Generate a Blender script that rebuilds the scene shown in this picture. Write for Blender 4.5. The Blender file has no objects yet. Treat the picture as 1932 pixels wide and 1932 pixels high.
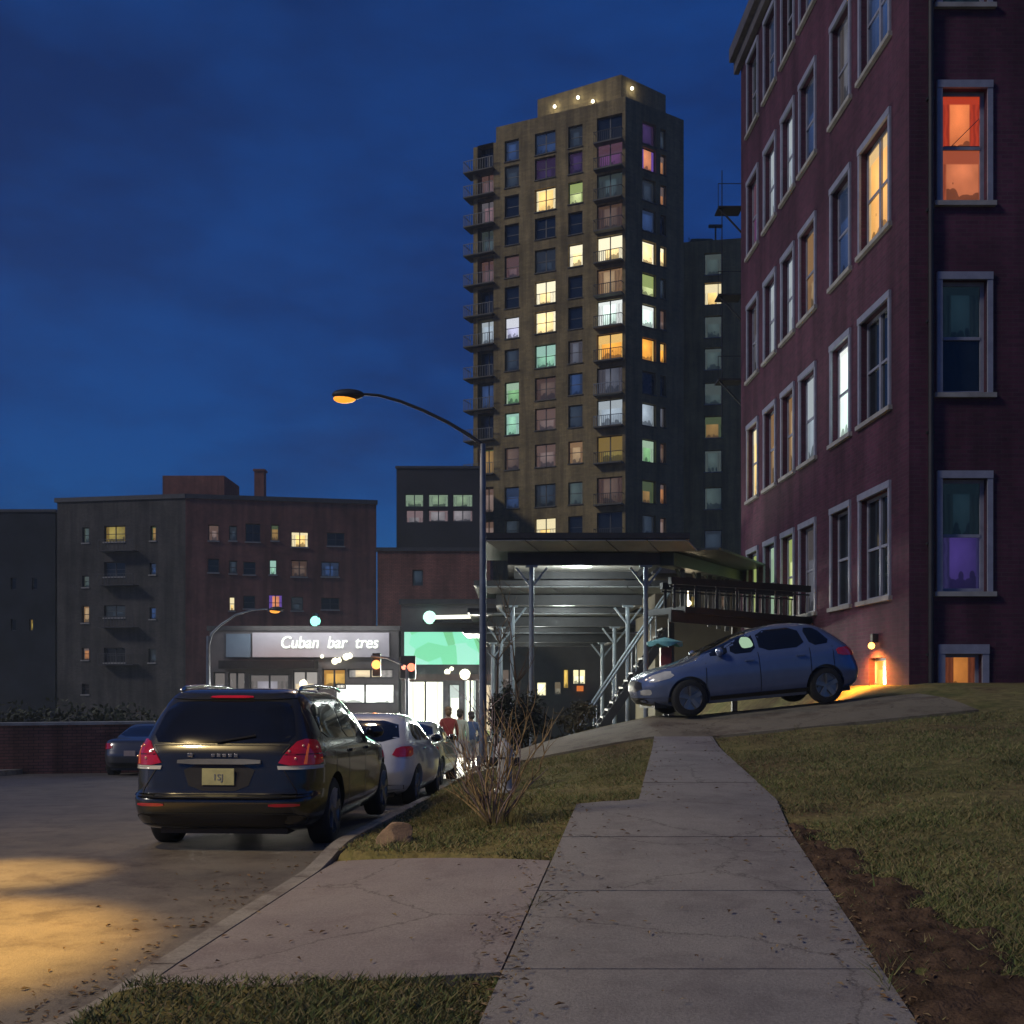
import bpy, bmesh, math, random
import numpy as np
from mathutils import Vector, Matrix, noise
R = math.radians
S = bpy.context.scene
COL = S.collection
random.seed(7); RNG = np.random.RandomState(11)

# ------------------------------------------------------------------ camera, sky, sun, exposure
EYE, HOR, FPX, CX = 1.6, 1290.0, 2000.0, 966.0      # measures of the picture in units of 1932 across
cam_d = bpy.data.cameras.new("camera"); cam = bpy.data.objects.new("camera", cam_d); COL.objects.link(cam)
cam.location = (0, 0, EYE); cam.rotation_euler = (R(90), 0, 0)
cam_d.sensor_width = 36; cam_d.lens = 36*FPX/1932; cam_d.shift_y = (HOR-966)/1932
cam_d.clip_end = 3000; cam_d.clip_start = 0.05
S.camera = cam
SUN_EL, SUN_AZ = 4.0, R(248)
wd = bpy.data.worlds.new("World"); S.world = wd; wd.use_nodes = True
nt = wd.node_tree; nt.nodes.clear()
sky = nt.nodes.new('ShaderNodeTexSky'); sky.sky_type = 'NISHITA'; sky.sun_disc = False
sky.sun_elevation = R(SUN_EL); sky.sun_rotation = SUN_AZ; sky.air_density = 1.0; sky.ozone_density = 7.0; sky.dust_density = 0.6
tc = nt.nodes.new('ShaderNodeTexCoord')
mp = nt.nodes.new('ShaderNodeMapping'); mp.inputs['Scale'].default_value = (1.6, 1.6, 4.2); mp.inputs['Rotation'].default_value = (0, R(14), 0)
n1 = nt.nodes.new('ShaderNodeTexNoise'); n1.inputs['Scale'].default_value = 2.3; n1.inputs['Detail'].default_value = 7; n1.inputs['Roughness'].default_value = .58
rp = nt.nodes.new('ShaderNodeValToRGB')
rp.color_ramp.elements[0].position = .38; rp.color_ramp.elements[0].color = (.50, .48, .56, 1)
rp.color_ramp.elements[1].position = .62; rp.color_ramp.elements[1].color = (1.2, 1.16, 1.08, 1)
mul = nt.nodes.new('ShaderNodeMix'); mul.data_type = 'RGBA'; mul.blend_type = 'MULTIPLY'; mul.inputs[0].default_value = 1
tint = nt.nodes.new('ShaderNodeMix'); tint.data_type = 'RGBA'; tint.blend_type = 'MULTIPLY'; tint.inputs[0].default_value = 1
tint.inputs[7].default_value = (.8, .72, 1.0, 1)
bg = nt.nodes.new('ShaderNodeBackground'); bg.inputs['Strength'].default_value = 0.135
wo = nt.nodes.new('ShaderNodeOutputWorld')
L = nt.links.new
L(tc.outputs['Generated'], mp.inputs[0]); L(mp.outputs[0], n1.inputs['Vector']); L(n1.outputs['Fac'], rp.inputs[0])
L(sky.outputs[0], mul.inputs[6]); L(rp.outputs[0], mul.inputs[7]); L(mul.outputs[2], tint.inputs[6])
town = nt.nodes.new('ShaderNodeMix'); town.data_type = 'RGBA'; town.blend_type = 'ADD'; town.inputs[0].default_value = 1
town.inputs[7].default_value = (.03, .085, .26, 1)                      # faint light of the town in the air
L(tint.outputs[2], town.inputs[6]); L(town.outputs[2], bg.inputs[0]); L(bg.outputs[0], wo.inputs[0])
sun_d = bpy.data.lights.new("dusk_sun", 'SUN'); sun = bpy.data.objects.new("dusk_sun", sun_d); COL.objects.link(sun)
sun_d.energy = 1.2; sun_d.angle = R(9); sun_d.color = (1.0, .93, .82)
sun.rotation_euler = Vector((.76, .31, -.57)).to_track_quat('-Z', 'Y').to_euler()
vs = S.view_settings; vs.view_transform = 'Standard'; vs.look = 'None'; vs.exposure = 0.0; vs.gamma = 1.0; vs.use_curve_mapping = False

# ------------------------------------------------------------------ helpers
def W(px, py, Y):                      # where a point seen at (px, py) stands when it is Y metres away
    return Vector(((px-CX)/FPX*Y, Y, EYE-(py-HOR)/FPX*Y))
def WX(px, Y): return (px-CX)/FPX*Y
def WZ(py, Y): return EYE-(py-HOR)/FPX*Y
def sst(a, b, x):
    t = min(1, max(0, (x-a)/(b-a))); return t*t*(3-2*t)

class MB:
    def __init__(s): s.v = []; s.f = []; s.uv = []; s.m = []
    def quad(s, a, b, c, d, uv=None, m=0):
        i = len(s.v); s.v += [tuple(a), tuple(b), tuple(c), tuple(d)]; s.f.append((i, i+1, i+2, i+3))
        s.uv.append(uv or [(0, 0), (1, 0), (1, 1), (0, 1)]); s.m.append(m)
    def face(s, pts, m=0):
        i = len(s.v); s.v += [tuple(p) for p in pts]; s.f.append(tuple(range(i, i+len(pts))))
        s.uv.append([(p[0]+p[1], p[2]) for p in pts]); s.m.append(m)
    def box(s, c, d, M=None, m=0):
        x, y, z = [k/2 for k in d]; c = Vector(c)
        P = [Vector(p) for p in ((-x,-y,-z),(x,-y,-z),(x,y,-z),(-x,y,-z),(-x,-y,z),(x,-y,z),(x,y,z),(-x,y,z))]
        if M is not None: P = [M @ p for p in P]
        i = len(s.v); s.v += [tuple(p+c) for p in P]
        for q, (a, b) in (((3,2,1,0),(d[0],d[1])),((4,5,6,7),(d[0],d[1])),((0,1,5,4),(d[0],d[2])),((1,2,6,5),(d[1],d[2])),((2,3,7,6),(d[0],d[2])),((3,0,4,7),(d[1],d[2]))):
            s.f.append(tuple(i+k for k in q)); s.uv.append([(0,0),(a,0),(a,b),(0,b)]); s.m.append(m)
    def bar(s, a, b, w, h=None, m=0):      # box beam from a to b
        a, b = Vector(a), Vector(b); d = b-a; q = d.to_track_quat('Y', 'Z').to_matrix()
        s.box((a+b)/2, (w, d.length, h or w), q, m)
    def tube(s, pts, r, n=8, m=0, cap=True):
        pts = [Vector(p) for p in pts]; rs = r if isinstance(r, (list, tuple)) else [r]*len(pts)
        base = len(s.v); up = None
        for k, p in enumerate(pts):
            t = (pts[min(k+1, len(pts)-1)]-pts[max(k-1, 0)]).normalized()
            if up is None: up = t.orthogonal().normalized()
            up = (up-t*up.dot(t)); up = up.normalized() if up.length > 1e-6 else t.orthogonal().normalized()
            w = t.cross(up)
            for j in range(n):
                a = 2*math.pi*j/n; s.v.append(tuple(p+(up*math.cos(a)+w*math.sin(a))*rs[k]))
        for k in range(len(pts)-1):
            for j in range(n):
                a = base+k*n+j; b = base+k*n+(j+1) % n
                s.f.append((a, b, b+n, a+n)); s.uv.append([(j/n, k), ((j+1)/n, k), ((j+1)/n, k+1), (j/n, k+1)]); s.m.append(m)
        if cap:
            for k in (0, len(pts)-1):
                c = [base+k*n+j for j in range(n)]
                s.f.append(tuple(c if k else c[::-1])); s.uv.append([(0, 0)]*n); s.m.append(m)
    def lathe(s, prof, c, axis='Z', n=20, m=0):    # prof: (radius, along)
        base = len(s.v); c = Vector(c)
        for r, h in prof:
            for j in range(n):
                a = 2*math.pi*j/n; u, v = r*math.cos(a), r*math.sin(a)
                p = (u, v, h) if axis == 'Z' else ((h, u, v) if axis == 'X' else (v, h, u))
                s.v.append(tuple(c+Vector(p)))
        for k in range(len(prof)-1):
            for j in range(n):
                a = base+k*n+j; b = base+k*n+(j+1) % n
                s.f.append((a, b, b+n, a+n)); s.uv.append([(j/n, k), ((j+1)/n, k), ((j+1)/n, k+1), (j/n, k+1)]); s.m.append(m)
    def ball(s, c, r, n=12, m=0, sc=(1, 1, 1)):
        k = n//2; prof = [(max(1e-4, math.sin(math.pi*i/k))*r, -math.cos(math.pi*i/k)*r) for i in range(k+1)]
        i0 = len(s.v); s.lathe(prof, (0, 0, 0), 'Z', n, m)
        c = Vector(c)
        for i in range(i0, len(s.v)):
            p = s.v[i]; s.v[i] = (p[0]*sc[0]+c.x, p[1]*sc[1]+c.y, p[2]*sc[2]+c.z)

def obj(name, mb, mats, parent=None, smooth=False, world=False, angle=None, bevel=0):
    me = bpy.data.meshes.new(name)
    vv = mb.v
    if parent is not None and world:
        l = parent.location; vv = [(p[0]-l.x, p[1]-l.y, p[2]-l.z) for p in vv]
    me.from_pydata(vv, [], mb.f)
    if not isinstance(mats, (list, tuple)): mats = [mats]
    for m in mats: me.materials.append(m)
    if len(mats) > 1: me.polygons.foreach_set('material_index', mb.m)
    ul = me.uv_layers.new(name='UVMap')
    ul.data.foreach_set('uv', [c for f in mb.uv for p in f for c in p])
    if smooth:
        me.polygons.foreach_set('use_smooth', [True]*len(me.polygons))
        if angle: me.set_sharp_from_angle(angle=R(angle))
    me.update()
    o = bpy.data.objects.new(name, me); COL.objects.link(o)
    if parent is not None: o.parent = parent
    if bevel:
        b = o.modifiers.new('bevel', 'BEVEL'); b.width = bevel; b.segments = 2; b.limit_method = 'ANGLE'
    return o
def thing(name, label, cat, loc=(0, 0, 0), rot=(0, 0, 0), group=None):
    o = bpy.data.objects.new(name, None); COL.objects.link(o); o.location = loc; o.rotation_euler = rot
    o.empty_display_size = .2; return tag(o, label, cat, group)
def tag(o, label, cat, group=None):
    o['label'] = label; o['category'] = cat
    if group: o['group'] = group
    return o
def struct(o): o['kind'] = 'structure'; return o
def lamp(name, loc, energy, color, parent=None, kind='POINT', r=.1, aim=None, size=60, blend=.6, shape=None):
    d = bpy.data.lights.new(name, kind); d.energy = energy; d.color = color
    if kind == 'AREA':
        d.shape = 'RECTANGLE'; d.size, d.size_y = shape
    else: d.shadow_soft_size = r
    if kind == 'SPOT': d.spot_size = R(size); d.spot_blend = blend
    o = bpy.data.objects.new(name, d); COL.objects.link(o)
    loc = Vector(loc)
    if aim is not None: o.rotation_euler = (Vector(aim)-loc).to_track_quat('-Z', 'Y').to_euler()
    if parent is not None: o.parent = parent; loc = loc-parent.location
    o.location = loc
    return o

# ------------------------------------------------------------------ materials
def newmat(name):
    m = bpy.data.materials.new(name); m.use_nodes = True; t = m.node_tree
    b = t.nodes['Principled BSDF']; return m, t, b
def N(t, typ, **kw):
    n = t.nodes.new(typ)
    for k, v in kw.items():
        if k in n.inputs: n.inputs[k].default_value = v
        else: setattr(n, k, v)
    return n
def plain(name, c, rough=.6, metal=0, var=.25, scale=3, bump=.0, coat=0, emit=None, es=0, spec=.5, c2=None, detail=6):
    m, t, b = newmat(name); l = t.links.new
    b.inputs['Roughness'].default_value = rough; b.inputs['Metallic'].default_value = metal
    b.inputs['Coat Weight'].default_value = coat; b.inputs['Coat Roughness'].default_value = .06; b.inputs['Specular IOR Level'].default_value = spec
    co = N(t, 'ShaderNodeTexCoord'); no = N(t, 'ShaderNodeTexNoise', Scale=scale, Detail=detail, Roughness=.6)
    l(co.outputs['Object'], no.inputs['Vector'])
    cr = N(t, 'ShaderNodeValToRGB'); e = cr.color_ramp.elements
    d = c2 or [k*(1-var) for k in c]; u = c if c2 else [min(1, k*(1+var)) for k in c]
    e[0].position = .32; e[0].color = (*d[:3], 1); e[1].position = .68; e[1].color = (*u[:3], 1)
    l(no.outputs['Fac'], cr.inputs[0]); l(cr.outputs[0], b.inputs['Base Color'])
    if bump:
        nb = N(t, 'ShaderNodeTexNoise', Scale=scale*9, Detail=8); bp = N(t, 'ShaderNodeBump', Strength=bump, Distance=.02)
        l(co.outputs['Object'], nb.inputs['Vector']); l(nb.outputs['Fac'], bp.inputs['Height']); l(bp.outputs[0], b.inputs['Normal'])
    if emit: b.inputs['Emission Color'].default_value = (*emit, 1); b.inputs['Emission Strength'].default_value = es
    return m
def brickmat(name, c1, c2, mortar, scale=1.0, bw=.24, bh=.085, wear=.5):
    m, t, b = newmat(name); l = t.links.new
    uv = N(t, 'ShaderNodeUVMap'); br = N(t, 'ShaderNodeTexBrick')
    br.inputs['Color1'].default_value = (*c1, 1); br.inputs['Color2'].default_value = (*c2, 1); br.inputs['Mortar'].default_value = (*mortar, 1)
    br.inputs['Scale'].default_value = scale; br.inputs['Brick Width'].default_value = bw; br.inputs['Row Height'].default_value = bh; br.inputs['Mortar Size'].default_value = .008
    no = N(t, 'ShaderNodeTexNoise', Scale=.35, Detail=8, Roughness=.65); co = N(t, 'ShaderNodeTexCoord'); l(co.outputs['Object'], no.inputs['Vector'])
    cr = N(t, 'ShaderNodeValToRGB'); e = cr.color_ramp.elements; e[0].position = .3; e[0].color = (1-wear,)*3+(1,); e[1].position = .7; e[1].color = (1.15, 1.12, 1.1, 1)
    mx = N(t, 'ShaderNodeMix', data_type='RGBA', blend_type='MULTIPLY'); mx.inputs[0].default_value = 1
    l(uv.outputs[0], br.inputs['Vector']); l(no.outputs['Fac'], cr.inputs[0]); l(br.outputs['Color'], mx.inputs[6]); l(cr.outputs[0], mx.inputs[7])
    mp = N(t, 'ShaderNodeMapping'); mp.inputs['Scale'].default_value = (1.1, 1.1, .09); l(co.outputs['Object'], mp.inputs[0]); ns = N(t, 'ShaderNodeTexNoise', Scale=1.3, Detail=6, Roughness=.6); l(mp.outputs[0], ns.inputs['Vector'])
    cs = N(t, 'ShaderNodeValToRGB'); e = cs.color_ramp.elements; e[0].position = .36; e[0].color = (.62, .60, .60, 1); e[1].position = .6; e[1].color = (1.08, 1.06, 1.04, 1); l(ns.outputs['Fac'], cs.inputs[0])
    m2 = N(t, 'ShaderNodeMix', data_type='RGBA', blend_type='MULTIPLY'); m2.inputs[0].default_value = 1; l(mx.outputs[2], m2.inputs[6]); l(cs.outputs[0], m2.inputs[7]); l(m2.outputs[2], b.inputs['Base Color'])
    bp = N(t, 'ShaderNodeBump', Strength=.5, Distance=.01); bp.invert = True; l(br.outputs['Fac'], bp.inputs['Height']); l(bp.outputs[0], b.inputs['Normal'])
    b.inputs['Roughness'].default_value = .85; b.inputs['Specular IOR Level'].default_value = .25
    return m
_glow = {}
def litmat(c, s, c2=None, sharp=False):
    """a window at night: dark glossy glass before a room with a lamp, curtains at the sides, sometimes a blind, dark furniture below"""
    key = (tuple(c), s, tuple(c2 or ()), sharp)
    if key in _glow: return _glow[key]
    m, t, b = newmat('window_glow'); l = t.links.new
    b.inputs['Base Color'].default_value = (.012, .014, .018, 1); b.inputs['Roughness'].default_value = .10
    def ma(op, a, q=None, r=None, clamp=False):
        n = t.nodes.new('ShaderNodeMath'); n.operation = op; n.use_clamp = clamp
        for k, v in enumerate((a, q, r)):
            if v is None: continue
            if isinstance(v, (int, float)): n.inputs[k].default_value = v
            else: l(v, n.inputs[k])
        return n.outputs[0]
    uv = N(t, 'ShaderNodeUVMap'); sp = N(t, 'ShaderNodeSeparateXYZ'); l(uv.outputs[0], sp.inputs[0]); u, v = sp.outputs[0], sp.outputs[1]
    oi = N(t, 'ShaderNodeObjectInfo'); r1 = oi.outputs['Random']; r2 = ma('FRACT', ma('MULTIPLY', r1, 7.31)); r3 = ma('FRACT', ma('MULTIPLY', r1, 17.9)); r4 = ma('FRACT', ma('MULTIPLY', r1, 31.7))
    off = N(t, 'ShaderNodeCombineXYZ'); l(u, off.inputs[0]); l(v, off.inputs[1]); l(ma('MULTIPLY', r1, 50), off.inputs[2])
    n1 = N(t, 'ShaderNodeTexNoise', Scale=3.2, Detail=1.5); l(off.outputs[0], n1.inputs['Vector'])
    n2 = N(t, 'ShaderNodeTexVoronoi', Scale=4.5); l(off.outputs[0], n2.inputs['Vector'])
    # room: bright round a lamp, falling off
    du = ma('SUBTRACT', u, ma('MULTIPLY_ADD', r2, .5, .25)); dv = ma('SUBTRACT', v, .66); dist = ma('SQRT', ma('ADD', ma('MULTIPLY', du, du), ma('MULTIPLY', ma('MULTIPLY', dv, dv), .7)))
    room = ma('ADD', ma('MULTIPLY_ADD', dist, -1.05, 1.32), ma('MULTIPLY', ma('SUBTRACT', n1.outputs['Fac'], .5), .5))
    furn = ma('MULTIPLY', ma('LESS_THAN', ma('ADD', v, ma('MULTIPLY', n2.outputs['Distance'], .35)), ma('MULTIPLY_ADD', r4, .22, .22)), .62); room = ma('MULTIPLY', room, ma('SUBTRACT', 1, furn))
    # curtains drawn to the sides, with soft folds
    edge = ma('ABSOLUTE', ma('SUBTRACT', u, ma('MULTIPLY_ADD', r4, .16, .42))); w = ma('MULTIPLY_ADD', r3, -.26, .46); cm = ma('MULTIPLY', ma('SUBTRACT', edge, w), 26, clamp=True)
    folds = ma('MULTIPLY_ADD', ma('SINE', ma('MULTIPLY_ADD', u, 46, ma('MULTIPLY', n1.outputs['Fac'], 7))), .13, .62)
    # a blind pulled part way down in some windows
    bh_ = ma('MULTIPLY_ADD', r2, -.75, 1.12); bm_ = ma('MULTIPLY', ma('SUBTRACT', v, bh_), 40, clamp=True)
    x1 = N(t, 'ShaderNodeMix', data_type='FLOAT'); l(cm, x1.inputs[0]); l(room, x1.inputs[2]); l(folds, x1.inputs[3])
    x2 = N(t, 'ShaderNodeMix', data_type='FLOAT'); l(bm_, x2.inputs[0]); l(x1.outputs[0], x2.inputs[2]); x2.inputs[3].default_value = .74
    l(ma('MULTIPLY', x2.outputs[0], s), b.inputs['Emission Strength'])
    mk = ma('MAXIMUM', cm, bm_); mx = N(t, 'ShaderNodeMix', data_type='RGBA'); mx.inputs[6].default_value = (*c, 1); mx.inputs[7].default_value = (*(c2 or [c[0]*.85, c[1]*.72, c[2]*.6]), 1); l(mk, mx.inputs[0])
    l(mx.outputs[2], b.inputs['Emission Color'])
    _glow[key] = m; return m
def glow(name, c, s):
    m, t, b = newmat(name); b.inputs['Base Color'].default_value = (*[k*.5 for k in c], 1)
    b.inputs['Emission Color'].default_value = (*c, 1); b.inputs['Emission Strength'].default_value = s; return m

M = {}
M['dark_glass'] = plain('dark_glass', (.012, .018, .024), .07, 0, .2)
M['car_glass'] = plain('car_glass', (.006, .007, .009), .04, 0, .2, coat=.5)
M['trim'] = plain('black_trim', (.012, .012, .013), .5)
M['rubber'] = plain('tyre_rubber', (.014, .014, .014), .85, bump=.2)
M['alloy'] = plain('alloy_wheel', (.33, .33, .33), .35, .9)
M['chrome'] = plain('chrome', (.6, .6, .58), .2, 1)
M['red_lens'] = plain('red_lens', (.36, .008, .014), .12, coat=1, emit=(.8, .02, .04), es=.05)  # faint emission added in place of light the red lenses reflect
M['clear_lens'] = plain('clear_lens', (.55, .55, .5), .1, coat=1)
M['steel'] = plain('galvanised_steel', (.15, .175, .21), .45, .5, bump=.05)
M['dark_metal'] = plain('dark_metal', (.028, .028, .032), .6, .2)
M['concrete'] = plain('concrete', (.30, .27, .24), .9, 0, .3, 1.3, bump=.35)
M['stone'] = plain('pale_stone', (.30, .29, .28), .85, 0, .25, 2)
M['frame'] = plain('painted_frame', (.25, .26, .33), .5, 0, .15, 4)
M['frame_dark'] = plain('dark_frame', (.05, .05, .055), .5)
M['wood'] = plain('bark', (.09, .06, .035), .9, 0, .4, 9, bump=.6)
# ------------------------------------------------------------------ the lie of the land
def lerp_pts(P):
    xs = [p[0] for p in P]; ys = [p[1] for p in P]
    return lambda t: float(np.interp(t, xs, ys))
zs = lerp_pts([(-20, .1), (0, .02), (6, 0), (11, -.09), (16, -.27), (27, -.75), (45, -1.6), (60, -2.3), (100, -3), (300, -4), (900, -5)])
def Xk(Y): return -1.97+.062*(Y-5.25)                                     # kerb face
Xl0 = lerp_pts([(-20, -3.5), (5, -.1525), (11.3, .70), (11.4, 1.36), (18.7, 2.55), (20, 2.7), (60, 4)])
Xlg = lerp_pts([(-20, -3.5), (5, -.1525), (9, .4), (13, 1.6), (18.7, 2.55), (20, 2.7), (60, 4)])
Xr = lerp_pts([(-20, -1.4), (5, 1.91), (9.68, 2.54), (11.45, 2.86), (18.7, 3.36), (22, 3.5), (60, 4.2)])
def zw(Y):
    y = min(Y, 22); return -.005+.0534*(y-5)+.20*sst(16, 18.9, Y)
def Hh(X, Y):
    k = Xk(Y)
    if X <= k: z = zs(Y)
    else:
        l = max(Xlg(Y), k+.3); r = max(Xr(Y), l+.2); a = zs(Y)+.12; w = zw(Y)
        if X < l:
            p = 1-.42*sst(11, 18, Y); z = a+(w-a)*((X-k)/(l-k))**p
        elif X < r: z = w
        else: z = w+.1*min(X-r, 5.2)+.02*min(max(X-r-5.2, 0), 30)*0
        if Y > 20:
            b = sst(19.9, 25.5, Y)*(1-sst(4.6, 8.2, X+.033*(Y-22))); z = z+(zs(Y)-z)*b
            if Y > 38: z = z+(zs(Y)-z)*sst(38, 55, Y)
    return z

M['grass_ground'] = None
def groundmat():
    m, t, b = newmat('grass_soil'); l = t.links.new
    co = N(t, 'ShaderNodeTexCoord'); a = N(t, 'ShaderNodeTexNoise', Scale=.55, Detail=9, Roughness=.68); c = N(t, 'ShaderNodeTexNoise', Scale=6, Detail=8, Roughness=.7)
    l(co.outputs['Object'], a.inputs['Vector']); l(co.outputs['Object'], c.inputs['Vector'])
    r1 = N(t, 'ShaderNodeValToRGB'); e = r1.color_ramp.elements
    e[0].position = .33; e[0].color = (.125, .088, .050, 1); e[1].position = .66; e[1].color = (.115, .125, .045, 1)
    k = e.new(.5); k.color = (.20, .175, .078, 1)
    r2 = N(t, 'ShaderNodeValToRGB'); e = r2.color_ramp.elements; e[0].position = .3; e[0].color = (.5, .5, .5, 1); e[1].position = .7; e[1].color = (1.35, 1.3, 1.2, 1)
    mx = N(t, 'ShaderNodeMix', data_type='RGBA', blend_type='MULTIPLY'); mx.inputs[0].default_value = 1
    l(a.outputs['Fac'], r1.inputs[0]); l(c.outputs['Fac'], r2.inputs[0]); l(r1.outputs[0], mx.inputs[6]); l(r2.outputs[0], mx.inputs[7]); l(mx.outputs[2], b.inputs['Base Color'])
    bp = N(t, 'ShaderNodeBump', Strength=.8, Distance=.05); l(c.outputs['Fac'], bp.inputs['Height']); l(bp.outputs[0], b.inputs['Normal'])
    b.inputs['Roughness'].default_value = .95; b.inputs['Specular IOR Level'].default_value = .1
    return m
M['ground'] = groundmat()
def pavemat(name, c1, c2, rough=.8, sc=.7, stain=(.55, .5, .5), crack=True, spec=.35):
    m, t, b = newmat(name); l = t.links.new
    co = N(t, 'ShaderNodeTexCoord'); a = N(t, 'ShaderNodeTexNoise', Scale=sc, Detail=10, Roughness=.7); g = N(t, 'ShaderNodeTexNoise', Scale=60, Detail=4, Roughness=.7); s = N(t, 'ShaderNodeTexNoise', Scale=sc*2.6, Detail=6, Roughness=.75)
    for n in (a, g, s): l(co.outputs['Object'], n.inputs['Vector'])
    r1 = N(t, 'ShaderNodeValToRGB'); e = r1.color_ramp.elements; e[0].position = .33; e[0].color = (*c1, 1); e[1].position = .67; e[1].color = (*c2, 1)
    r2 = N(t, 'ShaderNodeValToRGB'); e = r2.color_ramp.elements; e[0].position = .36; e[0].color = (*stain, 1); e[1].position = .52; e[1].color = (1, 1, 1, 1)
    r3 = N(t, 'ShaderNodeValToRGB'); e = r3.color_ramp.elements; e[0].position = .3; e[0].color = (.72, .72, .72, 1); e[1].position = .7; e[1].color = (1.2, 1.2, 1.2, 1)
    m1 = N(t, 'ShaderNodeMix', data_type='RGBA', blend_type='MULTIPLY'); m1.inputs[0].default_value = 1
    m2 = N(t, 'ShaderNodeMix', data_type='RGBA', blend_type='MULTIPLY'); m2.inputs[0].default_value = 1
    l(a.outputs['Fac'], r1.inputs[0]); l(s.outputs['Fac'], r2.inputs[0]); l(g.outputs['Fac'], r3.inputs[0])
    l(r1.outputs[0], m1.inputs[6]); l(r2.outputs[0], m1.inputs[7]); l(m1.outputs[2], m2.inputs[6]); l(r3.outputs[0], m2.inputs[7])
    last = m2.outputs[2]
    bp = N(t, 'ShaderNodeBump', Strength=.55, Distance=.012); l(g.outputs['Fac'], bp.inputs['Height'])
    if crack:
        v = N(t, 'ShaderNodeTexVoronoi', feature='DISTANCE_TO_EDGE', Scale=.42); wv = N(t, 'ShaderNodeVectorMath', operation='ADD')
        sc3 = N(t, 'ShaderNodeVectorMath', operation='SCALE'); sc3.inputs['Scale'].default_value = .55
        l(s.outputs['Color'], sc3.inputs[0]); l(co.outputs['Object'], wv.inputs[0]); l(sc3.outputs[0], wv.inputs[1]); l(wv.outputs[0], v.inputs['Vector'])
        r4 = N(t, 'ShaderNodeValToRGB'); e = r4.color_ramp.elements; e[0].position = .0; e[0].color = (.35, .33, .32, 1); e[1].position = .006; e[1].color = (1, 1, 1, 1)
        m3 = N(t, 'ShaderNodeMix', data_type='RGBA', blend_type='MULTIPLY'); m3.inputs[0].default_value = .8
        l(v.outputs['Distance'], r4.inputs[0]); l(last, m3.inputs[6]); l(r4.outputs[0], m3.inputs[7]); last = m3.outputs[2]
    l(last, b.inputs['Base Color']); l(bp.outputs[0], b.inputs['Normal'])
    b.inputs['Roughness'].default_value = rough; b.inputs['Specular IOR Level'].default_value = spec
    return m
M['sidewalk'] = pavemat('sidewalk_concrete', (.185, .172, .172), (.27, .25, .235), stain=(.80, .77, .78))
M['apron'] = pavemat('apron_concrete', (.205, .175, .18), (.27, .235, .225), sc=.5, stain=(.82, .78, .8))
M['asphalt'] = pavemat('asphalt', (.095, .084, .076), (.165, .142, .120), .55, .9, (.62, .58, .58), True, .5)
M['drive'] = pavemat('driveway_concrete', (.17, .15, .105), (.24, .21, .15), sc=.5)
M['kerbm'] = pavemat('kerb_concrete', (.20, .18, .17), (.29, .27, .245), sc=1.2, crack=False)
M['soil'] = plain('soil', (.075, .048, .032), .95, 0, .5, 5, bump=1.0, spec=.1)

def frange(a, b, n): return [a+(b-a)*i/n for i in range(n+1)]
def ground():
    xs = sorted(set([-900, -400, -150, -80, -45, -30, -20, -14]+frange(-13, -3, 40)+frange(-2.9, 5, 110)+frange(5.1, 13, 50)+[14, 16, 20, 30, 60, 150, 400, 900]))
    ys = sorted(set([-60, -20, -5]+frange(0, 12, 110)+frange(12.1, 30, 100)+frange(30, 60, 30)+[70, 80, 100, 130, 200, 400, 900]))
    mb = MB(); nx = len(xs)
    for y in ys:
        for x in xs:
            z = Hh(x, y)
            if x < Xk(y)+.1: z -= .05                         # the road sheet lies above it here
            elif 3 < y < 20 and Xk(y)+.1 < x < 9: z += .02*math.sin(x*3.1+y*2.3)*math.sin(y*1.7-x*1.1)-.03
            if 4.9 < y < 10.6 and Xk(y)-.2 <= x < Xl0(y)+.1:
                q = max(0, (x-Xk(y))/(Xl0(y)-Xk(y))); inside = 5.43+.28*q < y < 9.96-1.43*q
                z = min(z, zs(y)+(zw(y)-zs(y))*q-.12+.08*q) if inside else z
            mb.v.append((x, y, z))
    for j in range(len(ys)-1):
        for i in range(nx-1):
            a = j*nx+i; mb.f.append((a, a+1, a+nx+1, a+nx)); mb.uv.append([(0, 0)]*4); mb.m.append(0)
    struct(obj('ground', mb, M['ground'], smooth=True))
ground()
def sheet(mb, lo, hi, y0, y1, ny, nx, dz, skirt=.08, hf=Hh, m=0):
    """a slab laid on the land between x = lo(y) and x = hi(y)"""
    ys = frange(y0, y1, ny); P = []
    for y in ys:
        a, b = lo(y), hi(y); P.append([(a+(b-a)*i/nx, y) for i in range(nx+1)])
    g = lambda p, d: (p[0], p[1], hf(p[0], p[1])+d)
    i0 = len(mb.v)
    for row in P:
        for p in row: mb.v.append(g(p, dz))
    for j in range(ny):
        for i in range(nx):
            a = i0+j*(nx+1)+i; mb.f.append((a, a+1, a+nx+2, a+nx+1)); mb.uv.append([(0, 0)]*4); mb.m.append(m)
    if skirt:
        rim = [P[0][i] for i in range(nx+1)]+[P[j][nx] for j in range(1, ny+1)]+[P[ny][i] for i in range(nx-1, -1, -1)]+[P[j][0] for j in range(ny-1, 0, -1)]
        for q in range(len(rim)):
            a, b = rim[q], rim[(q+1) % len(rim)]
            mb.quad(g(a, dz-skirt), g(b, dz-skirt), g(b, dz), g(a, dz), m=m)
def flat_street(X, Y): return zs(Y)
mb = MB(); sheet(mb, lambda y: -13.2, lambda y: Xk(y)-.13, -20, 46, 132, 20, 0, .0, flat_street)
struct(obj('street', mb, M['asphalt'], smooth=True))
mb = MB(); sheet(mb, lambda y: -70, lambda y: 40, 44.6, 48, 4, 20, .004, 0, flat_street)
struct(obj('cross_street', mb, M['asphalt'], smooth=True))
def kerb_h(y): return .125-.11*sst(4.3, 5.2, y)*(1-sst(9.2, 10.6, y))-.10*sst(16.8, 17.4, y)*(1-sst(20, 20.6, y))
mb = MB()
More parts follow.
